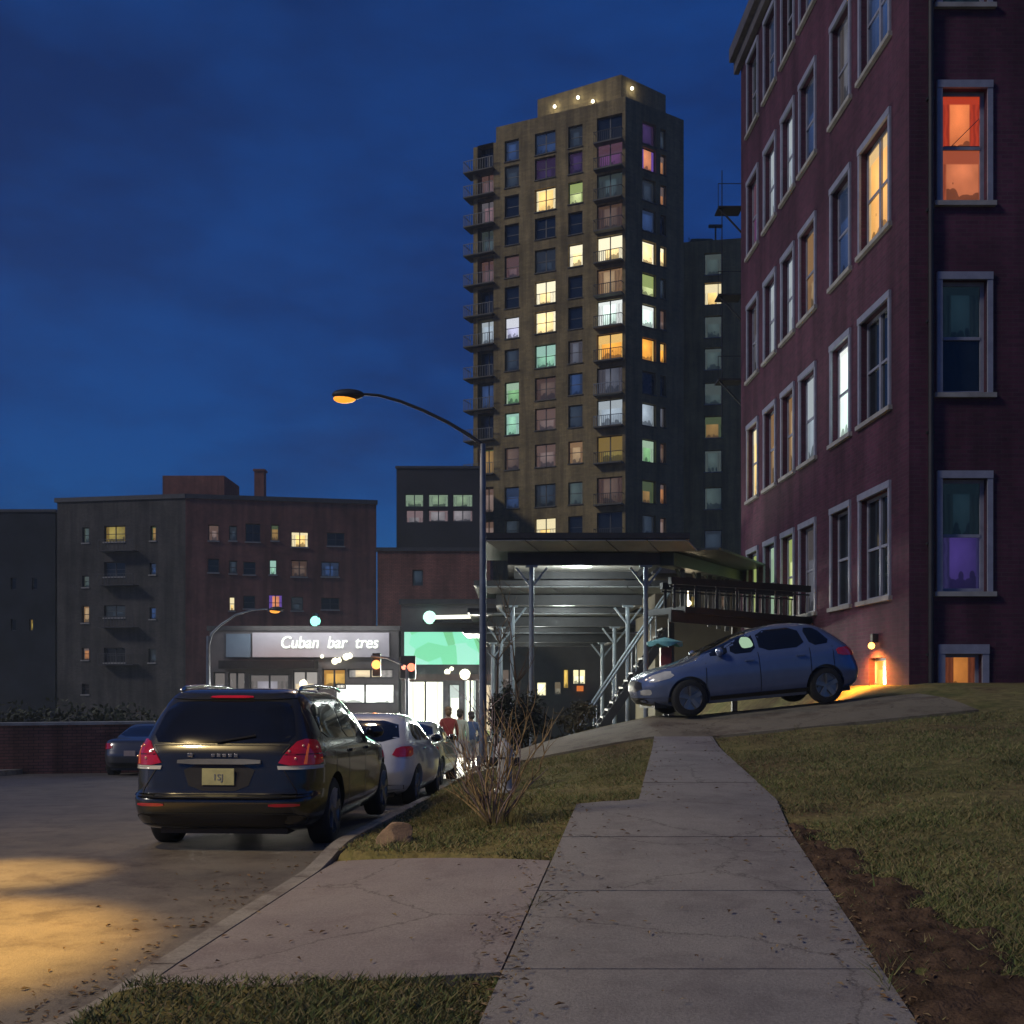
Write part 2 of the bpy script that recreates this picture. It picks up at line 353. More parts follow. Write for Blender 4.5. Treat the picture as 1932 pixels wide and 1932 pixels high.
for a, b in zip([k*3.0-6 for k in range(0, 17)], [k*3.0-6 for k in range(1, 18)]):
    ys = frange(a+.006, b-.006, 8)
    for p, q in zip(ys[:-1], ys[1:]):
        x0, x1 = Xk(p), Xk(q); h0, h1 = zs(p)+kerb_h(p), zs(q)+kerb_h(q)
        A = [(x0-.15, p, zs(p)-.1), (x0-.135, p, h0-.015), (x0-.12, p, h0), (x0+.02, p, h0), (x0+.02, p, zs(p)-.1)]
        B = [(x1-.15, q, zs(q)-.1), (x1-.135, q, h1-.015), (x1-.12, q, h1), (x1+.02, q, h1), (x1+.02, q, zs(q)-.1)]
        for i in range(4): mb.quad(A[i], B[i], B[i+1], A[i+1])
struct(obj('kerb', mb, M['kerbm']))
# sidewalk slabs, one raft after another with open joints
mb = MB(); js = [-2, 0.6, 2.6, 4.2, 5.78, 7.5, 9.42, 11.36, 12.7, 14.3, 15.9, 17.25]
for a, b in zip(js[:-1], js[1:]):
    t = random.uniform(-.004, .006); sk = random.uniform(-.02, .02)
    sheet(mb, Xl0, Xr, a+.009, b-.009, 10, 8, .012+t, .12, lambda x, y: Hh(x, y) if x > Xlg(y)+.02 else zw(y))
struct(obj('sidewalk', mb, M['sidewalk'], bevel=0))
mb = MB()
def ap_lo(y): return Xk(y)+.03
def ap_y(u, s):   # s across 0 kerb..1 walk, u along
    return (5.45+.28*s)*(1-u)+(9.9-1.43*s)*u
n = 24; g = []
for i in range(n+1):
    for j in range(n+1):
        s, u = j/n, i/n; y = ap_y(u, s); x = (Xk(y)+.03)*(1-s)+(Xl0(y)-.012)*s
        hk = zs(y)+.012; z = hk+(zw(y)+.008-hk)*s; g.append((x, y, z))
mb.v += g
for i in range(n):
    for j in range(n):
        a = i*(n+1)+j; mb.f.append((a, a+1, a+n+2, a+n+1)); mb.uv.append([(0, 0)]*4); mb.m.append(0)
rim = [j for j in range(n+1)]+[i*(n+1)+n for i in range(1, n+1)]+[n*(n+1)+j for j in range(n-1, -1, -1)]+[i*(n+1) for i in range(n-1, 0, -1)]
for q in range(len(rim)):
    a, b = g[rim[q]], g[rim[(q+1) % len(rim)]]; mb.quad((a[0], a[1], a[2]-.12), (b[0], b[1], b[2]-.12), b, a)
struct(obj('driveway_apron', mb, M['apron']))
mb = MB(); sheet(mb, lambda y: Xk(y)+.03, lambda y: 7.6, 17.27, 19.85, 14, 70, .014, .1, lambda x, y: Hh(x, y)+(.0 if x > Xk(y)+.3 else -.08))
struct(obj('driveway', mb, M['drive'], smooth=True, angle=40))
def soil_hi(y): return Xr(y)+.10+.85*max(0, (10.2-y)/6)**.8+.09*math.sin(y*5.3)+.06*math.sin(y*13.1+1)+.03*math.sin(y*29)
def soil_h(x, y):
    c = .035*noise.fractal(Vector((x*6, y*6, .3)), .7, 2.1, 6)+.02*max(0, noise.noise(Vector((x*14, y*14, 5))))
    e = min(1, max(0, (soil_hi(y)-x)/.12)); return Hh(x, y)+c*e-.035*(1-e)-.01
mb = MB(); sheet(mb, lambda y: Xr(y)+.006, soil_hi, 1.5, 10.4, 240, 26, .012, .06, soil_h)
struct(obj('soil', mb, M['soil'], smooth=True))
mb = MB(); sheet(mb, lambda y: -17, lambda y: -13.1, -5, 44, 60, 3, .13, .2, flat_street)
struct(obj('far_sidewalk', mb, M['kerbm'], smooth=True, angle=40))
mb = MB(); sheet(mb, lambda y: -60, lambda y: 4, 47.9, 60, 6, 10, .13, .2, flat_street)
struct(obj('shop_sidewalk', mb, M['kerbm'], smooth=True, angle=40))

# grass blades on the verge, the foreground strip and the lawn
def grass():
    mb = MB(); V = mb.v; F = mb.f
    n = 0; tries = 0
    while n < 95000 and tries < 700000:
        tries += 1
        y = 4.3+ (random.random()**1.5)*15.5; half = .52*y
        x = random.uniform(max(-half, Xk(y)+.05), half)
        if Xl0(y)+.035*math.sin(y*9)*math.sin(y*3.7)+.01 < x < Xr(y)-.03-.03*math.sin(y*7.3): continue
        if x < Xl0(y):
            s = (x-Xk(y))/(Xl0(y)-Xk(y)); 
            if 5.43+.28*s < y < 9.95-1.43*s: continue
        if 17.2 < y: continue
        if x > Xr(y) and y < 10.2 and x < soil_hi(y)-.02 and random.random() < .95-.5*max(0, 1-(soil_hi(y)-x)/.15): continue
        d = min(1, max(0, .55+.75*noise.fractal(Vector((x*.9, y*.9, 2)), .8, 2.0, 4))); wd_ = noise.noise(Vector((x*2.3, y*2.3, 9)))
        if random.random() > .10+.95*d: continue
        z = Hh(x, y)-.02; h = random.uniform(.012, .04)*(.7+.9*d)+(random.uniform(.02, .09) if wd_ > .42 and random.random() < .5 else 0); a = random.random()*6.283; w = random.uniform(.003, .007)
        dx, dy = math.cos(a)*w, math.sin(a)*w; l = random.uniform(.4, 2.0)*h; b = random.random()*6.283
        i = len(V); V.append((x-dx, y-dy, z)); V.append((x+dx, y+dy, z)); V.append((x+math.cos(b)*l, y+math.sin(b)*l, z+h))
        F.append((i, i+1, i+2)); mb.uv.append([(0, 0)]*3); mb.m.append(random.choices((0, 1, 2), (4, 4, 2))[0]); n += 1
    gm = [plain('grass_olive', (.185, .172, .065), .8, var=.3, scale=1), plain('grass_green', (.085, .12, .03), .8, var=.3, scale=1), plain('grass_dry', (.24, .19, .09), .85, var=.3, scale=1)]
    o = obj('grass', mb, gm); o['kind'] = 'stuff'
grass()

def fallen_leaves():
    mb = MB(); n = 0
    while n < 1500:
        y = 4.4+random.random()**1.4*14; half = .5*y; x = random.uniform(max(-half, Xk(y)-1.2), half)
        e = min(abs(x-Xl0(y)), abs(x-Xr(y)), abs(x-Xk(y)+.25)); s_ = random.random()
        if s_ > math.exp(-e/.16)+.04: continue
        on_road = x < Xk(y)-.13
        if Xk(y)-.15 < x < Xk(y)+.05: continue
        z = zs(y) if on_road else Hh(x, y)
        if Xl0(y) < x < Xr(y): z = zw(y)+.02
        elif not on_road and x < Xl0(y) and 5.4 < y < 9.9: z = zs(y)+.012+(zw(y)-zs(y))*(x-Xk(y))/(Xl0(y)-Xk(y))+.004
        a = random.random()*6.28; L_ = random.uniform(.012, .032); w = L_*random.uniform(.3, .6); c, d = math.cos(a), math.sin(a); t = random.uniform(.002, .018)
        mb.quad((x-c*L_, y-d*L_, z+.003), (x+d*w, y-c*w, z+.004+t), (x+c*L_, y+d*L_, z+.004+t*.4), (x-d*w, y+c*w, z+.006+t*.7), m=random.randint(0, 1)); n += 1
    o = obj('fallen_leaves', mb, [plain('dry_leaf', (.13, .075, .035), .85, var=.4, scale=4), plain('pale_leaf', (.20, .14, .07), .85, var=.4, scale=4)]); o['kind'] = 'stuff'
fallen_leaves()
# ------------------------------------------------------------------ cars
def pchip(xs, ys):
    xs = np.array(xs, float); ys = np.array(ys, float); h = np.diff(xs); d = np.diff(ys)/h; m = np.zeros(len(xs))
    m[0], m[-1] = d[0], d[-1]
    for i in range(1, len(xs)-1):
        if d[i-1]*d[i] > 0:
            w1 = 2*h[i]+h[i-1]; w2 = h[i]+2*h[i-1]; m[i] = (w1+w2)/(w1/d[i-1]+w2/d[i])
    def f(x):
        x = min(max(x, xs[0]), xs[-1]); i = min(max(int(np.searchsorted(xs, x))-1, 0), len(h)-1); t = (x-xs[i])/h[i]
        return float((1+2*t)*(1-t)**2*ys[i]+t*(1-t)**2*h[i]*m[i]+t*t*(3-2*t)*ys[i+1]+t*t*(t-1)*h[i]*m[i+1])
    return f
class Body:
    """a car body as a stack of rounded outlines: profile rows are (z, half width, y of the tail, y of the nose)"""
    def __init__(s, prof, nr=6.0, nf=4.0):
        z = [p[0] for p in prof]; s.z0, s.z1 = z[0], z[-1]; s.nr, s.nf = nr, nf
        s.w = pchip(z, [p[1] for p in prof]); s.yr = pchip(z, [p[2] for p in prof]); s.yf = pchip(z, [p[3] for p in prof])
    def ring(s, z, n):
        w, yr, yf = s.w(z), s.yr(z), s.yf(z); a = (yf-yr)/2; m = (yf+yr)/2; P = []
        for i in range(n):
            t = 2*math.pi*i/n; c, q = math.cos(t), math.sin(t); e = 2/(s.nf if q > 0 else s.nr)
            P.append((w*math.copysign(abs(c)**e, c), m+a*math.copysign(abs(q)**e, q), z))
        return P
    def side(s, y, z):
        a = (s.yf(z)-s.yr(z))/2; m = (s.yf(z)+s.yr(z))/2; t = min(.999, abs(y-m)/a); n = s.nf if y > m else s.nr
        return s.w(z)*(1-t**n)**(1/n)
    def end(s, x, z, front):
        a = (s.yf(z)-s.yr(z))/2; m = (s.yf(z)+s.yr(z))/2; n = s.nf if front else s.nr; t = min(.999, abs(x)/s.w(z))
        return m+(a if front else -a)*(1-t**n)**(1/n)
    def around(s, u, z, sgn, off):
        """point u metres along the outline from the middle of the tail towards one flank"""
        key = round(z, 3)
        if not hasattr(s, 'cache'): s.cache = {}
        if key not in s.cache:
            w, yr, yf = s.w(z), s.yr(z), s.yf(z); a = (yf-yr)/2; m = (yf+yr)/2; e = 2/s.nr; P = []
            for i in range(161):
                t = (i/160)**1.0*math.pi/2; P.append((w*math.sin(t)**e if t > 0 else 0, m-a*max(0, math.cos(t))**e))
            q = np.array(P); d = np.concatenate([[0], np.cumsum(np.hypot(*np.diff(q, axis=0).T))]); s.cache[key] = (q, d)
        q, d = s.cache[key]; f = lambda v: Vector((float(np.interp(v, d, q[:, 0])), float(np.interp(v, d, q[:, 1])), 0))
        p = f(u); t = (f(u+.02)-f(max(0, u-.02))); n = Vector((t.y*1.0, -t.x, 0)).normalized(); p += n*off
        return (sgn*p.x, p.y, z)
    def mesh(s, nz=64, n=120):
        mb = MB(); zz = frange(s.z0, s.z1, nz)
        for z in zz: mb.v += s.ring(z, n)
        for k in range(nz):
            for j in range(n):
                a = k*n+j; b = k*n+(j+1) % n; mb.f.append((a, b, b+n, a+n)); mb.uv.append([(0, 0)]*4); mb.m.append(0)
        mb.f.append(tuple(range(n))[::-1]); mb.uv.append([(0, 0)]*n); mb.m.append(0)
        i = len(mb.v); zt = s.z1+.012; mb.v.append((0, (s.yr(s.z1)+s.yf(s.z1))/2, zt))
        for j in range(n):
            mb.f.append((nz*n+j, nz*n+(j+1) % n, i)); mb.uv.append([(0, 0)]*3); mb.m.append(0)
        return mb
def rounded(P, it=2):
    for _ in range(it):
        Q = []
        for i in range(len(P)):
            a, b = P[i], P[(i+1) % len(P)]
            Q += [(a[0]*.8+b[0]*.2, a[1]*.8+b[1]*.2), (a[0]*.2+b[0]*.8, a[1]*.2+b[1]*.8)]
        P = Q
    return P
def dens(P, d):
    Q = []
    for i in range(len(P)):
        a, b = P[i], P[(i+1) % len(P)]; n = max(1, int(math.hypot(b[0]-a[0], b[1]-a[1])/d))
        Q += [(a[0]+(b[0]-a[0])*k/n, a[1]+(b[1]-a[1])*k/n) for k in range(n)]
    return Q
def patch(mb, P, fmap, it=2, rings=6, d=.06, m=0, thick=None):
    """a panel with outline P in a 2D plan, laid on a curved surface by fmap(u, v, lift)"""
    P = dens(rounded(P, it), d); cx = sum(p[0] for p in P)/len(P); cy = sum(p[1] for p in P)/len(P); n = len(P); i0 = len(mb.v)
    mb.v.append(tuple(fmap(cx, cy, 1)))
    for k in range(1, rings+1):
        t = k/rings
        for p in P: mb.v.append(tuple(fmap(cx+(p[0]-cx)*t, cy+(p[1]-cy)*t, 1)))
    for p in P: mb.v.append(tuple(fmap(p[0], p[1], 0)))
    add = lambda f: (mb.f.append(f), mb.uv.append([(0, 0)]*len(f)), mb.m.append(m))
    for j in range(n): add((i0, i0+1+j, i0+1+(j+1) % n))
    for k in range(rings):
        for j in range(n):
            a = i0+1+k*n+j; b = i0+1+k*n+(j+1) % n; add((a, a+n, b+n, b))
def fix_normals(o):
    bm = bmesh.new(); bm.from_mesh(o.data); bmesh.ops.recalc_face_normals(bm, faces=bm.faces); bm.to_mesh(o.data); bm.free()
def cutobj(o, cutters):
    for c in cutters:
        md = o.modifiers.new('arch', 'BOOLEAN'); md.object = c; md.operation = 'DIFFERENCE'; md.solver = 'EXACT'
    bpy.context.view_layer.update(); dg = bpy.context.evaluated_depsgraph_get()
    me = bpy.data.meshes.new_from_object(o.evaluated_get(dg)); o.modifiers.clear(); o.data = me
    for c in cutters: bpy.data.objects.remove(c)
def wheel(root, x, y, r, side, w=.21, hub='alloy', spokes=5):
    t = MB(); s = side
    prof = [(r*.66, -.5*w), (r*.9, -.5*w), (r*.97, -.42*w), (r, -.25*w), (r, .25*w), (r*.97, .42*w), (r*.9, .5*w), (r*.68, .5*w)]
    t.lathe(prof, (0, 0, 0), 'X', 36)
    wo = obj('wheel', t, M['rubber'], root, True, angle=40); wo.location = (x, y, r); fix_normals(wo)
    q = MB(); q.lathe([(r*.70, -.1), (r*.70, s*.46*w), (r*.64, s*.5*w), (r*.62, s*.30*w), (.001, s*.26*w)], (0, 0, 0), 'X', 32)
    for k in range(spokes):
        a = 2*math.pi*k/spokes+.3; c, d = math.cos(a), math.sin(a)
        q.bar((s*.40*w, c*.03, d*.03), (s*.47*w, c*r*.65, d*r*.65), .03, .075)
    q.lathe([(.055, s*.3*w), (.055, s*.46*w), (.001, s*.48*w)], (0, 0, 0), 'X', 14)
    ro = obj('rim', q, M[hub], wo, True, angle=30); fix_normals(ro)
    return wo

def car(name, label, loc, rotz, pitch, prof, paint, wb, wr, rear_ax, track, glass_side, rear_glass=None, wind=None, tail=None, head=None,
        seams=(), handles=(), mirror=None, lower=None, nr=6, nf=4, extra=None, hub='alloy', detail=True, group=None, roll=0):
    root = thing(name, label, 'car', loc, (R(pitch), R(roll), R(rotz)), group)
    B = Body(prof, nr, nf); Lx = [p[3] for p in prof]; L_ = max(Lx)
    bo = obj('body', B.mesh(), [paint], root, True)
    cut = []
    for y in (rear_ax, rear_ax+wb):
        for s in (-1, 1):
            c = MB(); c.lathe([(wr*1.16, -.2), (wr*1.16, .2)], (0, 0, 0), 'X', 40)
            c.f.append(tuple(range(40))[::-1]); c.uv.append([(0, 0)]*40); c.m.append(0)
            c.f.append(tuple(range(40, 80))); c.uv.append([(0, 0)]*40); c.m.append(0)
            co = obj('cutter', c, [M['trim']]); fix_normals(co)
            co.matrix_world = Matrix.Translation((s*(track+.08), y, wr)); cut.append(co)
    rm, bo.parent = bo.parent, None
    fix_normals(bo); cutobj(bo, cut); bo.parent = rm
    bo.data.set_sharp_from_angle(angle=R(38))
    for y in (rear_ax, rear_ax+wb):
        for s in (-1, 1): wheel(root, s*track, y, wr, s, hub=hub)
    mid = L_/2
    for s in (-1, 1):
        fs = lambda y, z, l, s=s: (s*(B.side(y, z)+(.005 if l else -.02)), y, z)
        if glass_side:
            for P in glass_side:
                mb = MB(); patch(mb, P, fs, 1); o = obj('side_window', mb, M['car_glass'], root, True, angle=50); fix_normals(o)
            mb = MB()
            for P in seams:
                for a, b in zip(P[:-1], P[1:]):
                    n = max(1, int(math.hypot(b[0]-a[0], b[1]-a[1])/.08))
                    dx, dy = b[0]-a[0], b[1]-a[1]; q = math.hypot(dx, dy); nx, ny = -dy/q*.006, dx/q*.006
                    for k in range(n):
                        u0, v0, u1, v1 = a[0]+dx*k/n, a[1]+dy*k/n, a[0]+dx*(k+1)/n, a[1]+dy*(k+1)/n
                        f = lambda u, v: (s*(B.side(u, v)+.0035), u, v)
                        mb.quad(f(u0-nx, v0-ny), f(u1-nx, v1-ny), f(u1+nx, v1+ny), f(u0+nx, v0+ny))
            if mb.v: obj('door_seam', mb, M['trim'], root)
            for (y, z) in handles:
                h = MB(); h.box((s*(B.side(y, z)+.022), y, z), (.02, .17, .03)); h.box((s*(B.side(y, z)+.008), y-.07, z), (.03, .02, .025)); h.box((s*(B.side(y, z)+.008), y+.07, z), (.03, .02, .025))
                obj('door_handle', h, paint, root, bevel=.006)
        if mirror:
            y, z = mirror; x = B.side(y, z)
            h = MB(); h.ball((s*(x+.13), y, z+.03), .11, 14, sc=(1.0, .62, .72)); h.bar((s*(x-.02), y, z-.01), (s*(x+.08), y, z), .05, .03)
            mo = obj('wing_mirror', h, paint, root, True, angle=50)
            g = MB(); g.ball((s*(x+.13), y-.028, z+.03), .1, 14, sc=(.95, .5, .68)); obj('mirror_glass', g, M['car_glass'], mo, True)
        if tail:
            for kind, P in tail:
                mb = MB()
                fm = lambda u, z, l, s=s: B.around(u, z, s, .014 if l else -.03)
                patch(mb, P, fm, 1, 8, .025); o = obj('tail_light', mb, M['red_lens'], root, True, angle=50); fix_normals(o)
        if head:
            mb = MB(); patch(mb, head, lambda y, z, l, s=s: (s*(B.side(y, z)+(.008 if l else -.03)), y, z), 1, 5, .05); o = obj('headlight', mb, M['clear_lens'], root, True, angle=50); fix_normals(o)
    if rear_glass:
        mb = MB(); patch(mb, rear_glass, lambda x, z, l: (x, B.end(x, z, False)-(.006 if l else -.02), z), 1, 8, .06)
        o = obj('rear_window', mb, M['car_glass'], root, True, angle=50); fix_normals(o)
    if wind:
        mb = MB(); patch(mb, wind, lambda x, z, l: (x, B.end(x, z, True)+(.006 if l else -.02), z), 1, 8, .06)
        o = obj('windscreen', mb, M['car_glass'], root, True, angle=50); fix_normals(o)
    u = MB(); zb = prof[0][0]
    u.box((0, L_/2, zb+.06), (track*1.55, L_-.5, .14)); obj('underside', u, M['trim'], root)
    if extra: extra(root, B)
    return root, B

# dark estate seen from behind, the nearest car
suv_prof = [(.20, .80, .42, 4.42), (.26, .86, .14, 4.62), (.34, .90, .05, 4.70), (.45, .925, .01, 4.74), (.52, .93, .0, 4.75), (.56, .93, .015, 4.745), (.60, .93, .07, 4.73), (.70, .935, .085, 4.70),
            (.82, .935, .10, 4.62), (.90, .93, .11, 4.50), (.97, .915, .12, 4.10), (1.02, .895, .14, 3.72), (1.07, .87, .17, 3.52), (1.15, .845, .22, 3.36), (1.28, .80, .31, 3.12),
            (1.40, .75, .40, 2.88), (1.50, .70, .49, 2.62), (1.555, .655, .55, 2.38), (1.59, .60, .66, 2.12), (1.61, .50, .9, 1.85)]
suv_paint = plain('dark_olive_paint', (.024, .024, .018), .26, .35, .1, coat=1)
def suv_extra(root, B):
    e = lambda x, z, l: (x, B.end(x, z, False)-l, z)
    em = lambda off: (lambda x, z, l: (x, B.end(x, z, False)-(off if l else -.03), z))
    mb = MB(); patch(mb, [(-.40, .875), (.40, .875), (.40, .925), (-.40, .925)], em(.03), 1, 3, .05); fix_normals(obj('chrome_strip', mb, plain('satin_strip', (.26, .26, .23), .38, .5), root, True, angle=50))
    # recess round the number plate
    mb = MB(); patch(mb, [(-.27, .62), (.27, .62), (.36, .87), (-.36, .87)], em(.004), 1, 4, .05); fix_normals(obj('plate_recess', mb, M['trim'], root, True, angle=50))
    mb = MB(); y = B.end(0, .75, False)-.02; mb.box((0, y, .755), (.31, .012, .16)); pl = obj('number_plate', mb, plain('plate', (.42, .42, .22), .5, var=.15, scale=9), root, bevel=.004)
    txt('plate_text', '1SJ', .085, (0, y-.008, .725), (R(90), 0, 0), plain('plate_ink', (.16, .18, .24), .6), pl, .002)
    mb = MB(); patch(mb, [(-.86, .56), (.86, .56), (.86, .60), (-.86, .60)], em(.03), 1, 3, .05); fix_normals(obj('bumper_step', mb, suv_paint, root, True, angle=50))
    mb = MB(); patch(mb, [(-.80, .27), (.80, .27), (.84, .37), (.70, .41), (-.70, .41), (-.84, .37)], em(.02), 1, 4, .05); fix_normals(obj('lower_valance', mb, M['trim'], root, True, angle=50))
    for s in (-1, 1):
        mb = MB(); patch(mb, [(s*.50, .475), (s*.78, .475), (s*.78, .505), (s*.50, .505)], em(.010), 1, 3, .05); fix_normals(obj('bumper_reflector', mb, M['red_lens'], root, True, angle=50))
        r = MB(); r.tube([(s*.60, .72, 1.59), (s*.60, .85, 1.625), (s*.61, 1.4, 1.645), (s*.61, 2.2, 1.635), (s*.60, 2.55, 1.60)], .02, 8); r.tube([(s*.605, 1.5, 1.60), (s*.605, 1.5, 1.64)], .018, 6)
        obj('roof_rail', r, M['chrome'], root, True)
        mb = MB(); patch(mb, [(.42, 1.13), (.66, 1.13), (.60, 1.40), (.50, 1.44)], lambda y, z, l: (s*(B.side(y, z)+(.003 if l else -.02)), y, z), 1, 3, .05)
        fix_normals(obj('pillar_trim', mb, M['trim'], root, True, angle=50))
        mb = MB(); patch(mb, [(.565, .825), (1.11, .825), (1.12, .860), (.555, .860)], lambda u, z, l: B.around(u, z, s, .013 if l else -.03), 0, 3, .03); fix_normals(obj('reversing_lamp', mb, M['clear_lens'], root, True, angle=50))
        mb = MB(); patch(mb, [(.80, .875), (.83, .875), (.85, 1.06), (.835, 1.07)], lambda u, z, l: B.around(u, z, s, .019 if l else .0), 0, 2, .03); fix_normals(obj('indicator', mb, plain('amber_lens', (.6, .10, .01), .15, coat=1, emit=(1, .2, .02), es=.15), root, True, angle=50))
    for P in ([(-.74, .575), (-.74, .62), (-.60, .85)], [(.74, .575), (.74, .62), (.60, .85)], [(-.74, .575), (.74, .575)], [(-.66, 1.06), (.66, 1.06)], [(-.66, 1.06), (-.60, .98)], [(.66, 1.06), (.60, .98)]):
        mb = MB()
        for a, b in zip(P[:-1], P[1:]):
            n = 14; dx, dz = b[0]-a[0], b[1]-a[1]; q = math.hypot(dx, dz); nx, nz = -dz/q*.005, dx/q*.005; f = lambda x, z: (x, B.end(x, z, False)-.006, z)
            for k in range(n):
                x0, z0, x1, z1 = a[0]+dx*k/n, a[1]+dz*k/n, a[0]+dx*(k+1)/n, a[1]+dz*(k+1)/n
                mb.quad(f(x0-nx, z0-nz), f(x1-nx, z1-nz), f(x1+nx, z1+nz), f(x0+nx, z0+nz))
        obj('tailgate_seam', mb, M['trim'], root)
    for s in (-1, 1):
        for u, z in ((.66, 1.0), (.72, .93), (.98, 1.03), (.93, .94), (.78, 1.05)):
            mb = MB(); p = B.around(u, z, s, .016); mb.ball(p, .014, 8); obj('lamp_glint', mb, plain('lamp_spark', (.8, .5, .4), .1, .3), root, True)  # pale balls stand for glints on the tail lamps
        mb = MB(); patch(mb, [(.62, .965), (1.10, .965), (1.10, .975), (.62, .975)], lambda u, z, l: B.around(u, z, s, .017 if l else 0), 0, 2, .03); fix_normals(obj('lamp_divider', mb, M['trim'], root, True))
    mb = MB(); patch(mb, [(-.22, 1.515), (.22, 1.515), (.20, 1.54), (-.20, 1.54)], em(.03), 1, 3, .04); fix_normals(obj('brake_light', mb, M['red_lens'], root, True, angle=50))
    mb = MB(); patch(mb, [(-.64, 1.50), (.64, 1.50), (.58, 1.575), (-.58, 1.575)], em(.015), 1, 4, .05); fix_normals(obj('roof_spoiler', mb, suv_paint, root, True, angle=50))
    mb = MB()
    for k in range(5): mb.box((-.06+.055*k, B.end(0, .965, False)-.014, .96), (.035, .012, .03))
    mb.box((-.28, B.end(.28, .96, False)-.014, .962), (.05, .012, .04)); obj('tailgate_badge', mb, M['chrome'], root, bevel=.004)
    w = MB(); w.bar((-.05, B.end(.05, 1.09, False)-.03, 1.09), (.32, B.end(.3, 1.16, False)-.03, 1.15), .015); obj('rear_wiper', w, M['trim'], root)

def txt(name, s, size, loc, rot, mat, parent=None, ext=.01, align='CENTER', font_shear=0, sx=1):
    c = bpy.data.curves.new(name, 'FONT'); c.body = s; c.size = size; c.extrude = ext; c.align_x = align; c.shear = font_shear
    o = bpy.data.objects.new(name, c); COL.objects.link(o); bpy.context.view_layer.update()
    me = bpy.data.meshes.new_from_object(o.evaluated_get(bpy.context.evaluated_depsgraph_get())); me.materials.clear(); me.materials.append(mat)
    bpy.data.objects.remove(o); o = bpy.data.objects.new(name, me); COL.objects.link(o)
    o.location = loc; o.rotation_euler = rot; o.scale = (sx, 1, 1)
    if parent is not None: o.parent = parent
    return o

suv, SB = car('parked_car', 'dark olive estate with red tail lights and roof rails, nearest car at the kerb', (-2.94, 10.5, zs(11.4)-.01), -3.5, -.9, suv_prof, suv_paint, 2.80, .35, .98, .80,
    [[(.70, 1.12), (1.55, 1.09), (1.55, 1.46), (.78, 1.46), (.64, 1.40)], [(1.62, 1.09), (2.42, 1.07), (2.34, 1.46), (1.62, 1.46)], [(2.50, 1.07), (3.22, 1.06), (2.62, 1.44), (2.44, 1.46)]],
    rear_glass=[(-.70, 1.09), (-.35, 1.075), (.35, 1.075), (.70, 1.09), (.62, 1.42), (.52, 1.485), (-.52, 1.485), (-.62, 1.42)],
    wind=[(-.72, 1.08), (.72, 1.08), (.58, 1.5), (-.58, 1.5)],
    tail=[('', [(.55, .865), (1.12, .865), (1.09, .98), (1.02, 1.10), (.74, 1.12), (.62, .98)])],
    head=[(4.05, .72), (4.45, .68), (4.50, .80), (4.15, .86)],
    seams=[[(1.58, .35), (1.58, 1.06)], [(2.46, .33), (2.46, 1.05)], [(3.3, .4), (3.36, .98)], [(.98, .75), (1.0, 1.05)]], handles=[(1.72, .95), (2.6, .94)], mirror=(3.02, 1.08), nr=8, nf=4, extra=suv_extra)
suv.scale = (1.06, 1.04, 1.04)

# small car profile, reused with other sizes
def sedan(Ls, Ws, Hs, boot=True):
    P = [(.19, .74, .40, 4.05), (.27, .82, .14, 4.28), (.40, .875, .03, 4.38), (.55, .89, .0, 4.40), (.68, .89, .03, 4.36), (.78, .885, .06, 4.20), (.86, .875, .09, 3.85)]
    if boot: P += [(.93, .855, .14, 3.42), (.985, .83, .32, 3.18), (1.03, .805, .62, 3.05), (1.12, .765, .88, 2.86), (1.22, .715, 1.12, 2.62), (1.32, .65, 1.38, 2.34), (1.385, .58, 1.62, 2.08), (1.42, .45, 1.85, 1.85-.0+.2)]
    else: P += [(.93, .86, .13, 3.45), (.98, .84, .17, 3.22), (1.04, .805, .24, 3.04), (1.12, .77, .36, 2.84), (1.22, .72, .52, 2.60), (1.32, .66, .72, 2.32), (1.39, .60, .90, 2.06), (1.43, .53, 1.08, 1.85), (1.455, .42, 1.30, 1.66)]
    return [(z*Hs, w*Ws, a*Ls, b*Ls) for z, w, a, b in P]
def plate_bumper(root, B, zc=.66, col=(.5, .5, .45)):
    y = B.end(0, zc, False)-.02; mb = MB(); mb.box((0, y, zc), (.30, .012, .14)); obj('number_plate', mb, plain('plate', col, .5, var=.1, scale=9), root, bevel=.004)
    mb = MB(); patch(mb, [(-.72, .28), (.72, .28), (.74, .38), (-.74, .38)], lambda x, z, l: (x, B.end(x, z, False)-(.012 if l else -.03), z), 1, 3, .05); fix_normals(obj('lower_valance', mb, M['trim'], root, True, angle=50))
silver = plain('silver_paint', (.70, .71, .70), .28, .15, .08, coat=1)
def silver_extra(root, B):
    plate_bumper(root, B)
car('parked_car', 'silver hatchback parked directly in front of the dark estate', (-2.42, 16.15, zs(17)-.005), -3.5, -1.9, sedan(1.0, 1.02, 1.01, False), silver, 2.55, .315, .80, .755,
    [[(.75, 1.06), (1.52, 1.03), (1.52, 1.34), (.98, 1.34)], [(1.6, 1.03), (2.9, 1.02), (2.35, 1.27), (1.9, 1.36), (1.6, 1.36)]],
    rear_glass=[(-.66, 1.03), (.66, 1.03), (.55, 1.36), (-.55, 1.36)], wind=[(-.68, 1.0), (.68, 1.0), (.55, 1.38), (-.55, 1.38)],
    tail=[('', [(.56, .80), (1.06, .80), (1.02, .96), (.64, .96)])], seams=[[(1.55, .35), (1.55, 1.0)], [(2.75, .35), (2.8, 1.0)]], handles=[(1.35, .9)], mirror=(2.72, 1.02), nr=5, extra=silver_extra)
pale = plain('pale_green_paint', (.48, .55, .48), .25, .3, .08, coat=1)
